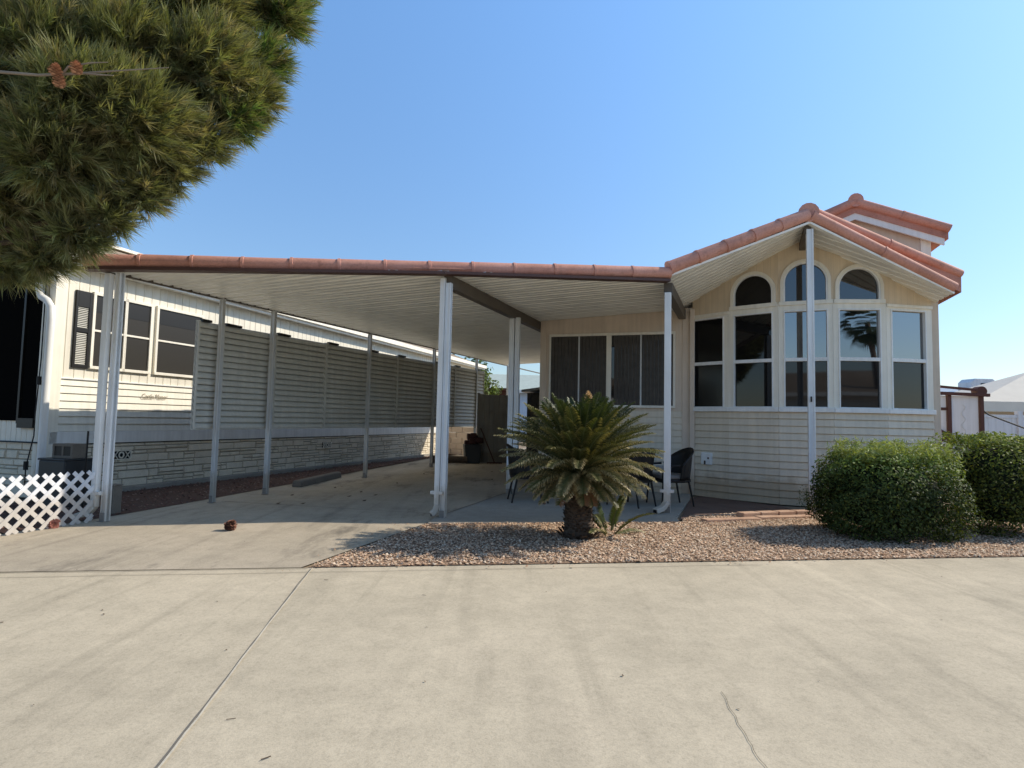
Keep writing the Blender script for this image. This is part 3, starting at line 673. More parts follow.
# ------------------------------------------------------------------ foliage makers
def needles(P, D, n, length, spread, width, cols, tipcol):
    """P tuft bases, D tuft directions: n thin needles in each, as triangles"""
    T = len(P); D = unit(D)
    J = unit(D[:, None]+RNG.normal(0, spread, (T, n, 3)))
    L = length*RNG.uniform(.6, 1.15, (T, n, 1))
    B = P[:, None]+D[:, None]*RNG.uniform(-.22, .06, (T, n, 1))
    tip = B+J*L; tip[..., 2] -= .25*L[..., 0]**2*4*RNG.uniform(.3, 1, (T, n))*.5
    side = unit(np.cross(J, RNG.normal(0, 1, (T, n, 3))))*width
    V = np.stack([B-side, B+side, tip], 2).reshape(-1, 3); F = np.arange(len(V)).reshape(-1, 3)
    c = cols[:, None]*RNG.uniform(.7, 1.3, (T, n, 1))*RNG.uniform(.55, 1.35, (T, 1, 1)); c2 = c*.6+tipcol[None, None]*.4*RNG.uniform(.6, 1.2, (T, n, 1))
    C = np.stack([c*.8, c*.8, c2], 2).reshape(-1, 3)
    return V, F, C
def leaves(P, Nn, size, asp, cols, bend=.15):
    """rhombic leaves at P with rough facing Nn"""
    n = len(P); Nn = unit(Nn+RNG.normal(0, .55, (n, 3))); a = unit(np.cross(Nn, RNG.normal(0, 1, (n, 3)))); b = np.cross(Nn, a)
    s = size*RNG.uniform(.65, 1.25, (n, 1))
    V = np.stack([P-a*s, P+b*s*asp, P+a*s, P-b*s*asp], 1); V[:, 2] += Nn*s*bend; V[:, 0] -= Nn*s*bend
    return V.reshape(-1, 3), np.arange(4*n).reshape(-1, 4), np.repeat(cols, 4, 0)

# ------------------------------------------------------------------ pine tree
BL = [(-2.60,6.20,5.67,0.38),(-2.73,6.00,5.03,0.37),(-2.73,5.80,4.53,0.36),(-2.83,5.70,4.23,0.33),(-3.02,5.50,3.90,0.32),(-3.26,5.40,3.60,0.33),(-3.48,5.30,3.31,0.33),(-3.68,5.20,3.06,0.30),(-3.94,5.20,2.87,0.32),(-4.32,5.30,2.71,0.34),(-4.70,5.40,2.64,0.33),(-3.11,5.60,4.66,0.53),(-3.68,5.40,4.62,0.55),(-4.31,5.30,4.54,0.59),(-3.25,5.80,5.32,0.50),(-3.39,5.10,3.88,0.48),(-3.92,5.00,3.54,0.51),(-4.60,5.20,3.25,0.49),(-4.75,5.20,3.99,0.58),(-3.94,5.60,5.26,0.57),(-4.79,5.60,5.24,0.57),(-2.95,6.20,6.19,0.64),(-3.89,6.00,6.23,0.72),(-4.91,5.80,6.04,0.69),(-6.07,5.80,5.04,0.79),(-5.77,5.60,3.78,0.72),(-5.59,5.60,2.89,0.48),(-3.70,4.90,3.94,0.46),
      (-3.6,6.4,7.2,.9),(-4.8,6.3,7.3,1.0),(-6.3,6.2,6.6,1.0),(-7.6,5.4,5.6,1.0),(-8.2,5.2,7.0,1.2),(-7.0,4.6,7.6,1.2),(-6.6,4.3,4.6,.8),(-7.4,6.2,8.4,1.3),(-5.6,5.6,8.5,1.1)]
pt = thing('pine_tree', (-6.9, 4.9, 0), 0, 'big shaggy long-needled pine hanging over the left home and carport corner', 'tree')
base = Vector((-6.9, 4.9, 0))
m = MB(); m.tube([(0,0,-.1), (.05,.02,.6), (.0,.1,2), (-.1,.2,4), (0,.3,6), (-.2,.5,8.2)], [.36, .30, .26, .22, .16, .06], 14); m.build('trunk', M['bark'], pt, smooth=True)
m = MB()
for i, (x, y, z, r) in enumerate(BL):
    e = Vector((x, y, z))-base; s = Vector((0, .15, max(1.8, e.z-1.2))); mid = s.lerp(e, .5)+Vector((0, 0, .25))
    m.tube([s, mid, e.lerp(mid, .2), e], [.055, .04, .02, .008], 6)
m.build('limb', M['bark'], pt, smooth=True)
m = MB()
m.tube([(2.2, -.3, 3.74), (2.80, -.6, 3.80), (2.95, -.6, 3.818), (3.258, -.61, 3.793), (3.52, -.6, 3.815), (3.712, -.6, 3.835), (3.94, -.6, 3.855), (4.219, -.58, 3.893)], [.016, .014, .012, .010, .009, .007, .005, .003], 7)
m.tube([(3.42, -.6, 3.80), (3.50, -.64, 3.848), (3.671, -.64, 3.881), (3.78, -.62, 3.90)], [.009, .008, .006, .003], 5); m.tube([(3.6, -.6, 3.82), (3.754, -.64, 3.788), (3.86, -.66, 3.774)], [.008, .006, .003], 5)
m.build('bare_branch', M['twig'], pt, smooth=True)
VV, FF, CC = [], [], []; off = 0
vis = np.array(BL)
for bi, (x, y, z, r) in enumerate(BL):
    if bi < 11: r -= .085
    c = np.array((x, y, z))-np.array(base)
    n = int(640*(r/.5)**2) if bi < 28 else int(130*r*r)
    dirs = unit(RNG.normal(0, 1, (n, 3)))
    rr = r*RNG.uniform(.25, .93, (n, 1))**.6
    P = c+dirs*rr*np.array((1, 1, .92))
    D = dirs*1.0+np.array((.55, -.15, .25))+RNG.normal(0, .3, (n, 3))
    pick = RNG.random(n)
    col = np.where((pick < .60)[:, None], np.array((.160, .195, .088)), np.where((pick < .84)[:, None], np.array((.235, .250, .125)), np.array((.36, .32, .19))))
    col = col*np.interp(rr/r, [.3, .75, .95], [.35, .8, 1.15]); green = ((bi in (0, 1, 3, 21)) & (RNG.random(n) < .5)); col[green] = (.075, .17, .04)  # inner tufts darkened in colour, painting the shade inside the crown
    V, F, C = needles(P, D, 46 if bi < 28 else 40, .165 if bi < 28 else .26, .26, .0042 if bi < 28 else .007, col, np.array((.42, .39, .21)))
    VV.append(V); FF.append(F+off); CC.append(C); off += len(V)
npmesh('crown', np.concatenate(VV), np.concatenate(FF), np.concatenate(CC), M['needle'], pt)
def cone_mesh(name, r, h, parent=None, c0=(.16, .075, .05), open_=.9):
    """pine cone: spiral of scales round an egg"""
    V, F, C = [], [], []; n = 64
    for i in range(n):
        t = i/n; a = i*2.39996; rr = r*math.sin(PI*min(.98, .12+.86*t))**.7*(1-.35*t)*random.uniform(.8, 1.2); zz = h*t
        o = Vector((math.cos(a), math.sin(a), 0)); s = Vector((-math.sin(a), math.cos(a), 0)); w = r*.34*(1-.5*t)
        p = o*rr*.25+Vector((0, 0, zz)); q = o*rr+Vector((0, 0, zz+h*.06*open_)); k = len(V)
        V += [p-s*w*.6, p+s*w*.6, q+s*w, q+o*w*.25+Vector((0, 0, h*.05)), q-s*w]; F.append((k, k+1, k+2, k+3, k+4))
        cc = np.array(c0)*random.uniform(.7, 1.5); C += [cc*.6, cc*.6, cc, cc*1.4, cc]
    return npmesh(name, np.array([tuple(v) for v in V]), np.array(F), np.array(C), M['cone'], parent)
for dx, dy, dz in ((3.44, -.68, 3.745), (3.60, -.69, 3.76), (3.46, -.66, 3.67)):
    k = cone_mesh('hanging_cone', .048, .10, pt, (.36, .20, .13)); k.location = (dx, dy, dz)
k = cone_mesh('pine_cone', .075, .12); place(k, (-3.06, 6.46, .0)); tag(k, 'dark brown pine cone lying alone on the sunlit driveway', 'pine cone')
k.rotation_euler = (.5, .3, 1)
k = cone_mesh('pine_cone', .065, .11, None, (.28, .11, .08)); place(k, (-4.92, 6.42, .02)); k.rotation_euler = (1.2, .4, .3); tag(k, 'reddish pine cone by the lattice and downspout shoe', 'pine cone')

# ------------------------------------------------------------------ sago palms
def sago(root, n, L, z0, emin, emax, wid, trunk):
    kb = 1.0 if trunk else 1.9
    """rosette of arching feather fronds, stiff leaflets held in a V"""
    VV, FF, CC = [], [], []; off = 0; ra = MB()
    for i in range(n):
        t = (i+.5)/n; az = i*2.39996+random.uniform(-.12, .12); el = float(np.interp(t, [0, .3, .5, .7, .85, 1], [1.42, 1.02, .66, .30, -.02, -.5]))+random.uniform(-.10, .10)
        Lf = L*random.uniform(.90, 1.06)*float(np.interp(t, [0, .3, .5, .7, .85, 1], [.80, .92, 1.0, .92, .62, .44])); droop = float(np.interp(t, [0, .3, .5, .7, .85, 1], [.35, .55, .74, .78, .70, .5]))*random.uniform(.75, 1.25)
        pts = []; p = np.array((math.cos(az)*.07, math.sin(az)*.07, z0-.16*t)); K = 22
        for k in range(K+1):
            s = k/K; e = el-droop*s**1.6; dv = np.array((math.cos(az)*math.cos(e), math.sin(az)*math.cos(e), math.sin(e)))
            pts.append(p.copy()); p = p+dv*Lf/K
        pts = np.array(pts); ra.tube([tuple(q) for q in pts[::3]], [.010-.0075*j/7 for j in range(len(pts[::3]))], 5)
        m_ = 54; s = np.linspace(.12, 1, m_); idx = s*K; i0 = np.minimum(idx.astype(int), K-1); fr = (idx-i0)[:, None]
        base_ = pts[i0]*(1-fr)+pts[i0+1]*fr; tang = unit(pts[i0+1]-pts[i0]); sd = np.array((-math.sin(az), math.cos(az), 0)); upv = unit(np.cross(tang, sd[None]))*1.0
        upv = np.where(upv[:, 2:3] < 0, -upv, upv)
        ll = wid*np.sin(PI*np.clip(.10+.84*s, 0, 1))**.55*(.96+.08*RNG.random(m_)); old = t > .55
        sunlit_k = random.random()
        for sg in (-1, 1):
            dirn = unit(sd*sg*.86+upv*(.50-.22*t)+tang*.55+RNG.normal(0, .10, (m_, 3)))
            mid = base_+dirn*ll[:, None]*.6; tip = mid+unit(dirn+tang*.18-upv*.75+np.array((0, 0, -.35)))*ll[:, None]*.42
            w = tang*.0055*RNG.uniform(.8, 1.2, (m_, 1))
            V = np.stack([base_-w, base_+w, mid+w*.9, mid-w*.9, tip], 1).reshape(-1, 3)
            q = np.arange(m_)[:, None]*5; F = np.concatenate([q+np.array((0, 1, 2, 3)), q+np.array((3, 2, 4, 4))])
            g = np.array((.034, .052, .015))*random.uniform(.8, 1.25) if t < .5 else np.array((.056, .066, .019))*random.uniform(.8, 1.3)
            tipc = np.array((.74, .60, .34)) if old and sunlit_k < .85 else (np.array((.42, .35, .15)) if t > .25 else np.array((.11, .13, .045)))  # pale tips paint the sunlit leaflet edges into the frond colour
            if t > .93 and random.random() < .3: g = np.array((.26, .14, .07)); tipc = g
            g = g*kb; midc = g*.78+tipc*.22
            C = np.stack([np.tile(g, (m_, 1)), np.tile(g, (m_, 1)), np.tile(midc, (m_, 1)), np.tile(midc, (m_, 1)), np.tile(tipc, (m_, 1))], 1).reshape(-1, 3)
            VV.append(V); FF.append(F+off); CC.append(C); off += len(V)
    V = np.concatenate(VV); F = np.concatenate(FF); C = np.concatenate(CC)
    tri = F[:, 2] == F[:, 3]
    good = F.copy()
    me_f = [tuple(f) if f[2] != f[3] and f[3] != f[2] else tuple(f[:3]) for f in good]
    me_f = [f if len(set(f)) == len(f) else f[:3] for f in me_f]
    me = bpy.data.meshes.new('fronds'); me.from_pydata(V.tolist(), [], me_f)
    a = me.color_attributes.new('Col', 'FLOAT_COLOR', 'POINT'); a.data.foreach_set('color', np.concatenate([C, np.ones((len(C), 1))], 1).astype(np.float32).ravel())
    me.materials.append(M['frond']); o = bpy.data.objects.new('fronds', me); COL.objects.link(o); o.parent = root
    ra.build('frond_stalk', M['stalk'], o, smooth=True)
    return o
M['stalk'] = paint('frond_stalk', (.10, .11, .04), .6, .2, streak=False)
sg = thing('sago_palm', (.757, 6.47, 0), 0, 'dark green sago palm with thick shaggy trunk in the gravel bed', 'sago palm')
V, F, C = [], [], []
for i in range(420):                                  # trunk armour of old leaf bases
    t = i/420; a = i*2.39996; z = .02+.56*t; r = .165-.02*t+(.06 if t < .10 else 0)
    o = Vector((math.cos(a), math.sin(a), 0)); s = Vector((-math.sin(a), math.cos(a), 0)); p = o*(r-.03)+Vector((0, 0, z)); k = len(V); w = .020*random.uniform(.7, 1.3)
    q = o*(r+random.uniform(.005, .03))+Vector((0, 0, z+random.uniform(.0, .04)))
    V += [p-s*w-Vector((0,0,.02)), p+s*w-Vector((0,0,.02)), q+s*w*.7, q-s*w*.7]; F.append((k, k+1, k+2, k+3)); cc = np.array((.075, .055, .040))*random.uniform(.5, 1.6); C += [cc*.6, cc*.6, cc*1.3, cc*1.3]
tk = npmesh('trunk', np.array([tuple(v) for v in V]), np.array(F), np.array(C), M['cone'], sg)
m = MB(); m.tube([(0,0,-.05), (0,0,.1), (0,0,.3), (0,0,.62)], [.18, .155, .15, .12], 16); m.build('trunk_core', M['bark'], tk, smooth=True)
sago(sg, 190, .94, .80, 0, 0, .135, True)
k = cone_mesh('seed_cone', .05, .15, sg, (.66, .46, .24), .5); k.location = (.09, 0, 1.45)
m = MB(); m.tube([(.06, 0, .7), (.09, 0, 1.48)], .02, 6); m.build('cone_stem', M['stalk'], sg)
pu = thing('sago_pup', (1.12, 6.62, 0), 0, 'small bright green sago offshoot at the foot of the big sago palm', 'sago palm')
sago(pu, 12, .50, .10, .35, 1.0, .085, False)

# ------------------------------------------------------------------ clipped shrubs
def shrub(name, loc, size, label, nleaf, shoots, seed, tint):
    rng = np.random.default_rng(seed); root = thing(name, loc, 0, label, 'shrub')
    n = nleaf; d = unit(rng.normal(0, 1, (n, 3))); d[:, 2] = np.where(d[:, 2] < -.75, -d[:, 2], d[:, 2])
    sup = np.abs(d)**4.6; k = sup.sum(1, keepdims=True)**(-1/4.6)     # rounded box
    lump = 1+.05*np.sin(d[:, :1]*7+seed)+.05*np.sin(d[:, 1:2]*6+d[:, 2:]*5)+.035*np.sin(d[:, :1]*15-d[:, 2:]*13)
    rr = rng.uniform(.80, 1.03, (n, 1))*lump
    P = d*k*rr*np.array(size)/2*np.array((1, 1, 1))+np.array((0, 0, size[2]*.48)); low = np.clip(-d[:, 2:], 0, 1); P[:, :2] *= 1+.06*low; P[:, 2] = np.maximum(P[:, 2], .02)
    pick = rng.random(n)[:, None]
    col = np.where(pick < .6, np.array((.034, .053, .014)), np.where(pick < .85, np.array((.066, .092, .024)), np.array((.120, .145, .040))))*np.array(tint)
    up = np.clip((P[:, 2:]/size[2]-.62)/.3, 0, 1); col = col*(1+1.3*up)+np.array((.03, .04, .008))*up  # upper leaves brightened: sunlit top painted into the leaf colour
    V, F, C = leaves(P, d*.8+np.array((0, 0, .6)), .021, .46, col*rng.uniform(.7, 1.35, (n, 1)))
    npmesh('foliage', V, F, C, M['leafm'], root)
    # closed dark shell: interior shade put into its colour, blocks see-through
    mm = MB()
    for i in range(9):
        for j in range(5): pass
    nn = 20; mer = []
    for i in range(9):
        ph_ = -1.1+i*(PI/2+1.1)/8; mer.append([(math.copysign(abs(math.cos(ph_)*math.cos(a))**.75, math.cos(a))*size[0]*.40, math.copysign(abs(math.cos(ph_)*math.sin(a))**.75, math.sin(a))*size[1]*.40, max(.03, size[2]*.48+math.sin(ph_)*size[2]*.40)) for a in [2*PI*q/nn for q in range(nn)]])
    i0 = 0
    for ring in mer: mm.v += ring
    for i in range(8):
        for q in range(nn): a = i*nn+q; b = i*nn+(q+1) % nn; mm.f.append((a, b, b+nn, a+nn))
    mm.build('shade_core', M['core'], root)
    if shoots:
        ns = shoots[0]; cx0, cx1, cy0, cy1 = shoots[1]
        B = np.stack([rng.uniform(cx0, cx1, ns), rng.uniform(cy0, cy1, ns), np.full(ns, size[2]*.90)], 1)
        D = unit(np.stack([rng.normal(0, .35, ns), rng.normal(-.1, .35, ns), np.ones(ns)], 1)); VV = []; CC = []; VF = []; off = 0
        for q in range(ns):
            H = rng.uniform(.10, .30); nl = 18; tt = rng.random((nl, 1)); P2 = B[q]+D[q]*H*tt+rng.normal(0, .015, (nl, 3))
            V, F, C = leaves(P2, rng.normal(0, 1, (nl, 3))+np.array((0, 0, .5)), .036, .16, np.array((.24, .29, .10))*rng.uniform(.6, 1.4, (nl, 1)), .3); VV.append(V); CC.append(C); VF.append(F+off); off += len(V)
        npmesh('new_shoots', np.concatenate(VV), np.concatenate(VF), np.concatenate(CC), M['leafm'], root)
    return root
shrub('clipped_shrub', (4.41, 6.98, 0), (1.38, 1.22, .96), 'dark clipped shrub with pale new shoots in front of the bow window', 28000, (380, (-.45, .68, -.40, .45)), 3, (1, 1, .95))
shrub('clipped_shrub', (6.24, 7.50, 0), (1.30, 1.30, 1.20), 'dark green rounded shrub at the far right, yellowish sunlit top', 24000, None, 5, (1.35, 1.15, .8))
# straggly weed by the wall
wd = thing('weed', (4.55, 8.95, 0), 0, 'straggly grey green weed at the foot of the bow wall beside the porch post', 'weed')
P = np.concatenate([np.array((RNG.normal(0, .16), RNG.normal(0, .08), 0))[None]+RNG.normal(0, .03, (22, 3))+np.array((0, 0, 1))*RNG.uniform(.02, .32, (22, 1)) for _ in range(9)])
V, F, C = leaves(P, RNG.normal(0, 1, P.shape), .018, .4, np.array((.10, .12, .06))*RNG.uniform(.6, 1.5, (len(P), 1))); npmesh('leaves', V, F, C, M['leafm'], wd)
m = MB()
for i in range(9):
    x, y = random.gauss(0, .12), random.gauss(0, .06); m.tube([(x*.3, y*.3, 0), (x*.8, y*.8, .15), (x, y, .33)], [.004, .003, .001], 4)
m.build('stem', M['stalk'], wd)

# ------------------------------------------------------------------ red brick edging
br = MB(); br.box(-.145, .145, -.07, .07, -.01, .05)
proto = br.build('edging_brick', M['brick'], None, .008)
a0, a1 = Vector((2.52, 7.66)), Vector((4.16, 8.24)); nb = 6; first = True
def brick(p, rz, z, lab):
    global first
    o = proto if first else proto.copy()
    if not first: COL.objects.link(o)
    first = False; place(o, (p.x, p.y, z), rz); tag(o, lab, 'brick', 'bricks edging the bed below the bow window'); return o
ang = math.atan2((a1-a0).y, (a1-a0).x)
for i in range(nb): brick(a0.lerp(a1, (i+.5)/nb)+Vector((0, random.uniform(-.012, .012))), ang+random.uniform(-.05, .05), random.uniform(-.020, -.008), 'red edging brick laid flat in the front row by the gravel')
b0, b1 = Vector((3.13, 8.06)), Vector((4.30, 8.47))
for i in range(4): brick(b0.lerp(b1, (i+.5)/4), ang+random.uniform(-.03, .03), .024, 'pale brick in the raised second row below the bow window')
sheet('paver_strip', [(2.26, 7.82), (2.5, 7.72), (4.3, 8.36), (4.3, 9.3), (3.35, 10.4), (3.05, 10.0)], .003, tile_mat('dark_paver', (.17, .11, .085)))

# ------------------------------------------------------------------ lattice, utility things by the left home
la = thing('lattice_panel', W(-6.62, 5.0, 0), -TH, 'low white diamond lattice panel at the left edge by the driveway', 'lattice')
def lattice_slats(sgn, du):
    m = MB(); Lx, H, w = 2.6, .575, .042; p = .158
    k = -6
    while k < 26:
        x0 = k*p-.02; pts = []
        # slat as a 45 degree strip clipped to the panel
        ax, az = (x0, 0) if sgn > 0 else (x0, H); bx, bz = (x0+H, H) if sgn > 0 else (x0+H, 0)
        t0, t1 = 0, 1
        if ax < 0: t0 = (-ax)/H
        if bx > Lx: t1 = (Lx-ax)/H
        if t1-t0 > .05:
            A = (ax+H*t0, az+(bz-az)*t0); B = (ax+H*t1, az+(bz-az)*t1)
            m.bar((du, -A[0], A[1]), (du, -B[0], B[1]), w, .007, (1, 0, 0))
        k += 1
    return m
o = lattice_slats(1, .0).build('slats', M['vinyl'], la); o2 = lattice_slats(-1, .008).build('slats', M['vinyl'], la)
ub = thing('utility_box', (-5.90, 7.85, -.03), -TH, 'dark grey utility box standing behind the lattice by the stone skirting', 'utility box')
m = MB(); m.box(-.24, .24, -.2, .2, 0, .64); bx = m.build('cabinet', M['bin'], ub, .015)
m = MB(); m.box(-.25, .25, -.21, .21, .64, .665); m.build('lid', M['bin'], ub, .008)
cb = MB()
w0, w1 = -.16, .16
fnb = lambda a, b, t: (a, t, b)
cb.ring([(w0, 0), (w1, 0), (w1, .19), (w0, .19)], [(w0+.03, .035), (w1-.03, .035), (w1-.03, .155), (w0+.03, .155)], fnb, -.1, .1); cb.box(-.014, .014, -.098, .098, .035, .155)
cbo = cb.build('concrete_block', M['block'], None, .004); place(cbo, (-5.86, 7.82, .636), -TH+.1); tag(cbo, 'tan hollow concrete block lying on top of the utility box', 'concrete block')
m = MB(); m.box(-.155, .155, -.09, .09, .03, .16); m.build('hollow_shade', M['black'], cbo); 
m = MB(); m.tube([(0, 0, 0), (.01, 0, 1.0)], .012, 8); st = m.build('stake', M['black']); place(st, (-5.55, 7.70, 0)); tag(st, 'thin black metal stake beside the utility box', 'stake')
m = MB(); m.box(-.06, .06, -.06, .06, 0, .34); m.box(-.066, .066, -.066, .066, .34, .36); pd = m.build('pedestal', M['block'], None, .01); place(pd, W(-6.93, 5.50), -TH); tag(pd, 'short tan concrete pedestal just behind the left front carport post', 'pedestal')
# wheel stop
m = MB(); m.prism([(-.09, 0), (.09, 0), (.075, .09), (.05, .115), (-.05, .115), (-.075, .09)], lambda a, b, t: (a, t, b), -.95, .95); ws = m.build('wheel_stop', M['block'], None, .012); place(ws, W(-7.02, 9.75, 0), -TH+.22); tag(ws, 'weathered concrete wheel stop lying along the lava rock strip', 'wheel stop')

# ------------------------------------------------------------------ patio furniture
def chair(loc, rz, label):
    r = thing('patio_chair', loc, rz, label, 'chair', 'patio chairs under the carport')    # faces +x
    n = 14; arc = [(-.02-.27*math.cos(a), .29*math.sin(a)) for a in [-.5*PI+PI*i/n for i in range(n+1)]]
    m = MB()                                                       # woven barrel back: taller at the middle
    R = []
    for j in range(7):
        t = j/6; R.append([(x*(1+.10*t)-.02*t, y*(1+.06*t), .40+t*(.22+.25*max(0, math.cos(math.atan2(y, -x-.02)))**.8)) for x, y in arc])
    i0 = len(m.v)
    for row in R: m.v += row
    for j in range(6):
        for i in range(n): a = j*(n+1)+i; m.f.append((a, a+1, a+n+2, a+n+1))
    bk = m.build('backrest', M['wicker'], r, smooth=True); sd = bk.modifiers.new('thick', 'SOLIDIFY'); sd.thickness = .022
    m = MB(); m.tube(R[-1], .017, 8); m.build('top_rail', M['wicker'], bk, smooth=True)
    m = MB()
    for s in (-1, 1): m.tube([(0, .305*s, .62), (.18, .29*s, .61), (.25, .27*s, .55), (.26, .25*s, .40)], .017, 8)
    m.build('armrest', M['wicker'], r, smooth=True)
    m = MB(); m.prism([(.27, -.26), (.27, .26), (-.1, .27), (-.26, .16), (-.28, 0), (-.26, -.16), (-.1, -.27)], lambda a, b, t: (a, b, t), .36, .41); m.build('seat', M['wicker'], r, .012)
    m = MB(); m.prism([(.26, -.24), (.26, .24), (-.08, .25), (-.23, .14), (-.25, 0), (-.23, -.14), (-.08, -.25)], lambda a, b, t: (a, b, t), .412, .475); m.build('seat_cushion', M['cushion'], r, .02)
    for x, y, dx in ((.24, .24, .03), (.24, -.24, .03), (-.2, .2, -.08), (-.2, -.2, -.08)):
        m = MB(); m.tube([(x, y, .38), (x+dx, y*1.08, 0)], [.017, .013], 8); m.build('leg', M['wicker'], r, smooth=True)
    return r
zp = .013
c1 = chair((2.48, 9.12, zp), PI+.22, 'black wicker chair with grey cushion by the bow wall, facing left')
def rechair(loc, rz, label):
    c = copy_tree(c1); c.location = loc; c.rotation_euler = (0, 0, rz); c['label'] = label; return c
rechair((.28, 9.20, zp), .15, 'black wicker chair leftmost behind the sago palm, near the inner white posts')
rechair((1.86, 8.98, zp), 2.3, 'black wicker chair half hidden behind the right fronds of the sago palm')
rechair((1.15, 10.45, zp), -1.5, 'black wicker chair farthest back against the porch room wall')
tb = thing('patio_table', (1.12, 9.62, zp), 0, 'round black patio table hidden behind the sago palm crown', 'table')
m = MB(); m.tube([(0, 0, .69), (0, 0, .72)], .52, 32); m.build('tabletop', M['wicker'], tb, .006)
for i in range(4):
    a = PI/4+i*PI/2; m = MB(); m.tube([(.40*math.cos(a), .40*math.sin(a), .69), (.34*math.cos(a), .34*math.sin(a), 0)], .018, 8); m.build('leg', M['wicker'], tb, smooth=True)

# ------------------------------------------------------------------ far end of the carport
bf = thing('board_fence', (-.42, 17.5, 0), .25, 'tall grey board panel closing the far end of the carport', 'fence')
m = MB(); boards(m, (-.55, 0), (.62, 0), .0, 2.02, .15, (0, -1)); m.box(-.55, .62, .012, .05, 0, 2.0); m.build('boards', M['fence'], bf)
for x in (-.57, .65): m = MB(); m.box(x-.03, x+.03, -.03, .06, 0, 2.06); m.build('fence_post', M['fence'], bf)
bn = thing('garbage_bin', (-1.12, 17.2, 0), .2, 'dark plastic bin heaped with red junk at the far carport end', 'bin')
m = MB(); m.prism([(-.20, 0), (.20, 0), (.26, .55), (-.26, .55)], lambda a, b, t: (a, t, b), -.2, .2); m.build('bin_body', M['bin'], bn, .02)
m = MB()
for i in range(9): x, y, z = random.uniform(-.2, .24), random.uniform(-.15, .15), random.uniform(.52, .85); m.box(x-.09, x+.09, y-.08, y+.08, z-.08, z+.08)
m.build('junk', M['redjunk'], bn, .03)
m = MB(); m.tube([(0, 0, .05), (-.42, .1, 1.02)], .018, 6); rk = m.build('rake', M['brown']); place(rk, (-.46, 17.0, 0)); tag(rk, 'wooden handled rake leaning against the dark bin', 'rake')
m = MB(); m.box(-.22, .22, -.02, .02, .02, .05)
for i in range(10): m.tube([(-.2+i*.044, 0, .03), (-.2+i*.044, -.03, -.0)], .006, 4)
m.build('rake_head', M['brown'], rk)
m = MB(); m.tube([(-.5, 0, .11), (.5, .1, .11)], [.11, .10], 12); lg = m.build('log', M['bark'], smooth=True); place(lg, (-1.75, 16.9, 0)); tag(lg, 'dark log lying on the concrete left of the bin', 'log')
bw = thing('block_wall', (-1.62, 21.2, 0), -.1, 'low sunlit peach block wall beyond the end of the carport', 'wall')
m = MB()
for r_ in range(6):
    for k in range(6): x = -1.35+k*.41+(.2 if r_ % 2 else 0); m.box(x+.005, x+.40, -.1, .1, r_*.2+.004, r_*.2+.196)
m.build('blocks', M['blockwall'], bw, .008)
m = MB(); m.box(-1.38, 1.32, -.12, .12, 1.2, 1.26); m.build('cap', M['trim'], bw, .01)
sd = thing('garden_shed', (1.15, 16.2, 0), -TH, 'small dark shed with slanted grey lid beside the porch room', 'shed')
m = MB(); m.box(-.75, .75, 0, 1.2, 0, 2.05); boards(m, (-.75, -.012), (.75, -.012), 0, 2.05, .14, (0, -1)); m.build('shed_wall', M['shed'], sd)
m = MB(); m.prism([(-.88, 2.06), (.88, 2.30), (.88, 2.37), (-.88, 2.13)], lambda a, b, t: (a, t, b), -.15, 1.35); m.build('shed_roof', M['metal'], sd)
def tree(name, loc, h, rx, n, label, col, size=.12, rz_=None):
    r = thing(name, loc, 0, label, 'tree'); rng = np.random.default_rng(int(abs(loc[0]*97+loc[1]*31)))
    m = MB(); m.tube([(0, 0, 0), (.05, 0, h*.35), (0, .05, h*.75)], [h*.03+.03, h*.022+.02, .02], 8)
    for i in range(6): a = i*1.05; m.tube([(0, 0, h*.35+i*h*.04), (rx*.55*math.cos(a), rx*.55*math.sin(a), h*.62+i*h*.03)], [.03, .01], 5)
    m.build('trunk', M['bark'], r, smooth=True)
    k = 12; cen = np.stack([rng.uniform(-.6, .6, k)*rx, rng.uniform(-.6, .6, k)*rx, rng.uniform(.45, .85, k)*h], 1)
    d = unit(rng.normal(0, 1, (n, 3))); P = cen[rng.integers(0, k, n)]+d*rx*.48*rng.uniform(.5, 1, (n, 1)); P[:, 2] = np.maximum(P[:, 2], .1)
    V, F, C = leaves(P, d+np.array((0, 0, .5)), size, .5, np.array(col)*rng.uniform(.5, 1.6, (n, 1))); npmesh('crown', V, F, C, M['leafm'], r); return r
tree('leafy_bush', (-1.15, 25.0, 0), 3.7, .95, 2600, 'sunlit leafy bush behind the grey board panel', (.11, .15, .04), .09)
tree('broadleaf_tree', (-3.3, 41, 0), 6.0, 2.2, 2600, 'green tree rising behind the far end of the louvered panels', (.06, .10, .03), .2)
tree('broadleaf_tree', (-5.2, 43, 0), 6.2, 2.0, 2400, 'darker green tree left of the other far tree behind the panels', (.05, .085, .03), .2)
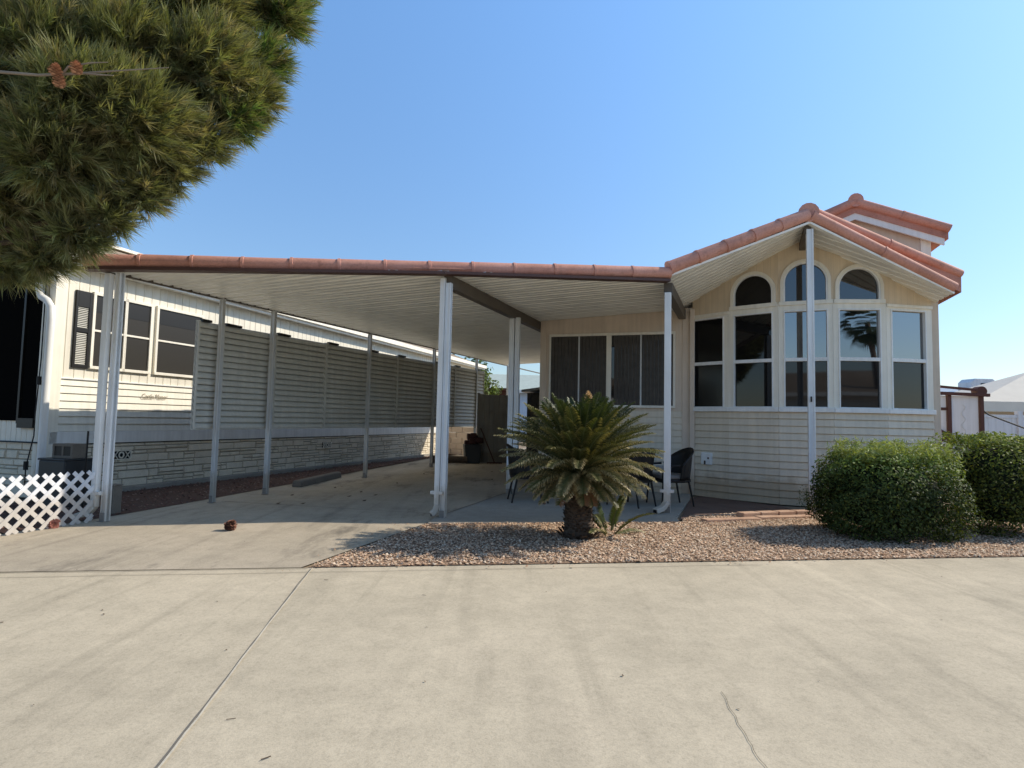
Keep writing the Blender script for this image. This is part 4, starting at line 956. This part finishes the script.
def house(name, loc, rz, w, dpt, h, rise, wall, roof, label, wins):
    r = thing(name, loc, rz, label, 'house')
    m = MB(); lap(m, (-w/2, -dpt/2), (w/2, -dpt/2), 0, h, .2, (0, -1)); m.box(-w/2, w/2, -dpt/2+.003, dpt/2, 0, h); m.prism([(-w/2, h), (w/2, h), (w/2, h+.02), (-w/2, h+.02)], lambda a, b, t: (a, t, b), -dpt/2, dpt/2)
    m.build('wall', wall, r)
    m = MB(); o = .4; m.prism([(-dpt/2-o, h-.05), (0, h+rise), (dpt/2+o, h-.05), (dpt/2+o, h+.07), (0, h+rise+.12), (-dpt/2-o, h+.07)], lambda a, b, t: (t, a, b), -w/2-.3, w/2+.3); rf = m.build('roof', roof, r)
    m = MB(); m.box(-w/2-.3, w/2+.3, -dpt/2-o-.03, -dpt/2-o-.005, h-.10, h+.08); m.build('fascia', M['white'], rf)
    for x, z, ww, hh in wins:
        m = MB(); y = -dpt/2-.03; f = .06
        m.box(x-ww/2-f, x+ww/2+f, y, y+.06, z-f, z); m.box(x-ww/2-f, x+ww/2+f, y, y+.06, z+hh, z+hh+f); m.box(x-ww/2-f, x-ww/2, y, y+.06, z, z+hh); m.box(x+ww/2, x+ww/2+f, y, y+.06, z, z+hh); m.box(x-.02, x+.02, y+.005, y+.05, z, z+hh)
        f_ = m.build('window', M['white'], r); m = MB(); m.box(x-ww/2, x+ww/2, y+.03, y+.035, z, z+hh); m.build('pane', M['dark_glass'], f_)
    return r
house('neighbour_house', (.6, 40, 0), .06, 9, 7, 3.1, 1.2, M['bluewall'], M['greenroof'], 'pale blue house with light green roof seen past the far carport end', [(-2.2, 1.2, 1.4, 1.1), (2, 1.2, 1.4, 1.1)])
m = MB(); m.box(-1.3, .2, -.02, .02, 2.45, 2.80); m.box(-1.35, .25, -.9, .02, 2.80, 2.88)
for x in (-1.25, .15): m.box(x-.04, x+.04, -.88, -.80, 0, 2.8)
ca = m.build('patio_cover', M['brown']); place(ca, (-.3, 30, 0)); tag(ca, 'dark brown patio cover in front of the pale blue house', 'patio cover')

# ------------------------------------------------------------------ right hand background
gt = thing('garden_gate', (9.12, 12.0, 0), -.12, 'brown timber gate frame holding white vinyl panels right of the bow home', 'gate')
for x in (-.90, -.14, .47): m = MB(); m.box(x-.035, x+.035, -.045, .045, 0, 1.98 if x > -.5 else 2.0); m.build('gate_post', M['brown'], gt, .006)
m = MB(); m.bar((-1.0, -.06, 2.03), (.60, -.06, 1.98), .06, .065); m.bar((-1.0, -.10, 2.20), (.35, -.10, 2.08), .05, .05); m.box(-.90, -.14, -.02, .02, 1.66, 1.72)
m.bar((-.50, -.05, 1.34), (-.14, -.05, 1.14), .03, .05); m.bar((-.50, -.05, .94), (-.14, -.05, 1.14), .03, .05); m.bar((-.50, -.052, 1.14), (-.14, -.052, 1.14), .03, .05); m.build('gate_rail', M['brown'], gt, .006)
for x0, x1 in ((-.84, -.19), (-.09, .42)): m = MB(); m.box(x0, x1, .0, .02, .1, 1.96); m.build('panel', M['vinyl'], gt)
m = MB(); m.tube([(.45, -.08, 2.06), (.45, .1, 2.06)], .10, 14); m.build('finial', M['brown'], gt)
m = MB(); zz = [1.78-.05*i for i in range(18)]; m.tube([(.13+.04*math.sin(i*1.3), -.012, z) for i, z in enumerate(zz)], .004, 5); m.build('painted_vine', M['greypost'], gt)
m = MB(); m.tube([(-.02, -.03, 1.05), (-.02, -.03, 1.22)], .015, 6); m.build('handle', M['black'], gt)
vf = thing('vinyl_fence', (14.2, 15, 0), 0, 'white vinyl privacy fence behind the right shrub', 'fence')
m = MB(); boards(m, (-3.6, -.02), (4, -.02), .05, 1.62, .2, (0, -1)); m.box(-3.6, 4, -.0, .03, .05, 1.6); m.box(-3.6, 4, -.04, .05, 1.60, 1.68); m.build('panels', M['vinyl'], vf)
for x in (-3.6, -1.2, 1.2, 3.6): m = MB(); m.box(x-.06, x+.06, -.06, .06, 0, 1.78); m.build('fence_post', M['vinyl'], vf)
cn = thing('canopy', (15.2, 17, 0), -.1, 'cream fabric canopy with scalloped edge at the far right', 'canopy')
m = MB(); a_ = 2.6; 
for q in range(4):
    c0 = [(-a_, -1.6), (a_, -1.6), (a_, 1.6), (-a_, 1.6)]; p, r_ = c0[q], c0[(q+1) % 4]; m.poly([(p[0], p[1], 2.05), (r_[0], r_[1], 2.05), (0, 0, 3.05)]); m.poly([(p[0], p[1], 2.05), (r_[0], r_[1], 2.05), (r_[0], r_[1], 1.78), (p[0], p[1], 1.78)])
m.build('canopy_top', M['canvas'], cn)
for x, y in ((-2.5, -1.5), (2.5, -1.5), (2.5, 1.5), (-2.5, 1.5)): m = MB(); m.tube([(x, y, 0), (x, y, 2.0)], .03, 8); m.build('canopy_leg', M['bin'], cn)
nh = house('neighbour_house', (24.5, 28, 0), -.05, 17, 6, 2.75, .45, M['vinyl'], M['metal'], 'low white neighbouring home with flat grey roof at the far right', [(-5, 1.0, 1.4, 1.0), (0, 1.0, 1.4, 1.0)])
ac = thing('rooftop_cooler', (20.35, 25.6, 3.02), 0, 'white rooftop air conditioner on the far right roof', 'air conditioner')
m = MB(); m.prism([(-.5, 0), (.55, 0), (.55, .42), (.45, .5), (-.32, .5), (-.5, .34)], lambda a, b, t: (a, t, b), -.4, .4); m.build('casing', M['vinyl'], ac, .04)
m = MB(); m.box(-.1, .45, -.412, -.40, .10, .30); m.build('grille', M['black'], ac)
m = MB(); pts = [(10.1, 13, 2.0), (10.6, 13, 1.62), (11.4, 13, 1.33), (12.6, 13, 1.1)]; m.tube(pts, .018, 6); cbl = m.build('cable', M['black'], smooth=True); tag(cbl, 'sagging black cable in front of the white vinyl fence', 'cable')

# ------------------------------------------------------------------ across the lane, seen only in the window panes
house('neighbour_house', (1.5, -15.5, 0), PI, 15, 7, 2.9, 1.3, M['cream'], M['shingle'], 'cream home with brown roof across the lane, reflected in the middle bow pane', [(-4, 1, 1.6, 1.2), (0, 1, 1.6, 1.2), (4, 1, 1.6, 1.2)])
house('neighbour_house', (19, -16.5, 0), PI, 14, 7, 3.0, 1.4, M['siding'], M['shingle'], 'taupe home with brown roof across the lane, reflected in the right panes', [(-4, 1, 1.6, 1.2), (2, 1, 1.6, 1.2)])
house('neighbour_house', (-17, -15.5, 0), PI, 13, 7, 2.9, 1.3, M['white'], M['shingle'], 'white home across the lane to the left, behind the camera', [(-3, 1, 1.6, 1.2), (3, 1, 1.6, 1.2)])
tree('broadleaf_tree', (9.5, -21, 0), 5.6, 2.4, 2600, 'dark tree between the homes across the lane', (.04, .07, .025), .2)
def fan_palm(loc, H, lean, label):
    r = thing('fan_palm', loc, 0, label, 'palm tree')
    top = Vector((lean, 0, H)); m = MB(); m.tube([(0, 0, 0), (lean*.2, 0, H*.4), (lean*.6, 0, H*.75), top], [.2, .15, .13, .12], 10); m.build('trunk', M['bark'], r, smooth=True)
    VV, FF, CC = [], [], []; off = 0
    for i in range(46):
        az = i*2.4; el = random.uniform(-1.2, 1.2); d = np.array((math.cos(az)*math.cos(el), math.sin(az)*math.cos(el), math.sin(el))); c = np.array(top)+d*.75
        s = np.array((-math.sin(az), math.cos(az), 0)); u = np.cross(d, s)
        for k in range(17):
            a = -1.2+k*.15; q = d*math.cos(a)+s*math.sin(a); e = c+q*.72+np.array((0, 0, -.18)); w = np.cross(q, u)*.03
            VV += [c-w*.3, c+q*.4+w, e, c+q*.4-w]; FF.append((off, off+1, off+2, off+3)); off += 4; CC += [np.array((.035, .05, .018))*random.uniform(.6, 1.4)]*4
    npmesh('crown', np.array(VV), np.array(FF), np.array(CC), M['leafm'], r)
fan_palm((14.9, -13.2, 0), 6.7, -.7, 'slender fan palm across the lane, reflected in a bow pane')

# ------------------------------------------------------------------ litter on the concrete
def rd_in(p): return (Vector((p.x, p.y))-RA).dot(RN) < 0
m = MB()
for i in range(90):
    p = Vector((random.uniform(-5, 6), random.uniform(1.2, 6.8), 0)); a = random.uniform(0, PI); L = random.choice((.004, .005, .007, .007, .018)); w = .0014 if L > .015 else L*.6
    if inside(np.array([[p.x, p.y]]), GB)[0]: continue
    if random.random() < .55 and p.x > -1: continue
    d = Vector((math.cos(a), math.sin(a), 0)); s = Vector((-math.sin(a), math.cos(a), 0)); z = Vector((0, 0, -.004 if rd_in(p) else .001)); q = z+Vector((0, 0, random.uniform(.001, .004)))
    m.poly([p-d*L-s*w+z, p+d*L-s*w+z, p+d*L+s*w+q, p-d*L+s*w+q])
for i in range(20):
    p = W(random.uniform(-6.4, -3.4), random.uniform(7, 14)); a = random.uniform(0, PI); d = Vector((math.cos(a), math.sin(a), 0))*.04; s = Vector((-d.y, d.x, 0))*.6; m.poly([p-d+Vector((0,0,.004)), p-s+Vector((0,0,.004)), p+d+Vector((0,0,.018)), p+s+Vector((0,0,.012))])
lit = m.build('leaf_litter', M['bark']); tag(lit, 'scattered pine needles and leaf bits on the concrete', 'litter', kind='stuff')

# ------------------------------------------------------------------ light, sky, camera
EL, AZ = rad(36.5), rad(13)
to_sun = Vector((math.cos(EL)*math.cos(AZ), math.cos(EL)*math.sin(AZ), math.sin(EL)))
sl = bpy.data.lights.new('sun', 'SUN'); sl.energy = 4.8; sl.angle = rad(.53); sl.color = (1, .90, .75)
so = bpy.data.objects.new('sun', sl); COL.objects.link(so); so.rotation_euler = (-to_sun).to_track_quat('-Z', 'Y').to_euler(); so.location = (10, 3, 12)
wd_ = bpy.data.worlds.new('World'); scene.world = wd_; wd_.use_nodes = True; nt = wd_.node_tree; bgn = nt.nodes['Background']
sky = nt.nodes.new('ShaderNodeTexSky'); sky.sky_type = 'NISHITA'; sky.sun_disc = False; sky.sun_elevation = EL; sky.sun_rotation = PI/2-AZ
sky.altitude = 100; sky.air_density = 1.0; sky.dust_density = .45; sky.ozone_density = 2.0
tc = nt.nodes.new('ShaderNodeTexCoord'); sx = nt.nodes.new('ShaderNodeSeparateXYZ'); nt.links.new(tc.outputs['Generated'], sx.inputs[0])
rp = nt.nodes.new('ShaderNodeValToRGB'); rp.color_ramp.elements[0].position = 0.0; rp.color_ramp.elements[0].color = (.80, .80, .83, 1); rp.color_ramp.elements[1].position = .6; rp.color_ramp.elements[1].color = (1.33, 1.68, 1.86, 1)
e3 = rp.color_ramp.elements.new(.88); e3.color = (1.0, .92, .80, 1)
nt.links.new(sx.outputs[2], rp.inputs[0]); mxs = nt.nodes.new('ShaderNodeMix'); mxs.data_type = 'RGBA'; mxs.blend_type = 'MULTIPLY'; mxs.inputs[0].default_value = 1
nt.links.new(sky.outputs[0], mxs.inputs[6]); nt.links.new(rp.outputs[0], mxs.inputs[7]); nt.links.new(mxs.outputs[2], bgn.inputs['Color']); bgn.inputs['Strength'].default_value = .15
cam = bpy.data.cameras.new('camera'); cam.sensor_width = 36; cam.lens = 585/1024*36; cam.clip_end = 2000; cam.clip_start = .05
co = bpy.data.objects.new('camera', cam); COL.objects.link(co)
co.matrix_world = Matrix.Translation((0, 0, 1.25)) @ Matrix.Rotation(rad(93.62), 4, 'X') @ Matrix.Rotation(rad(1.23), 4, 'Z')
scene.camera = co
scene.view_settings.view_transform = 'Standard'; scene.view_settings.look = 'None'; scene.view_settings.exposure = 0
scene.cycles.max_bounces = 8
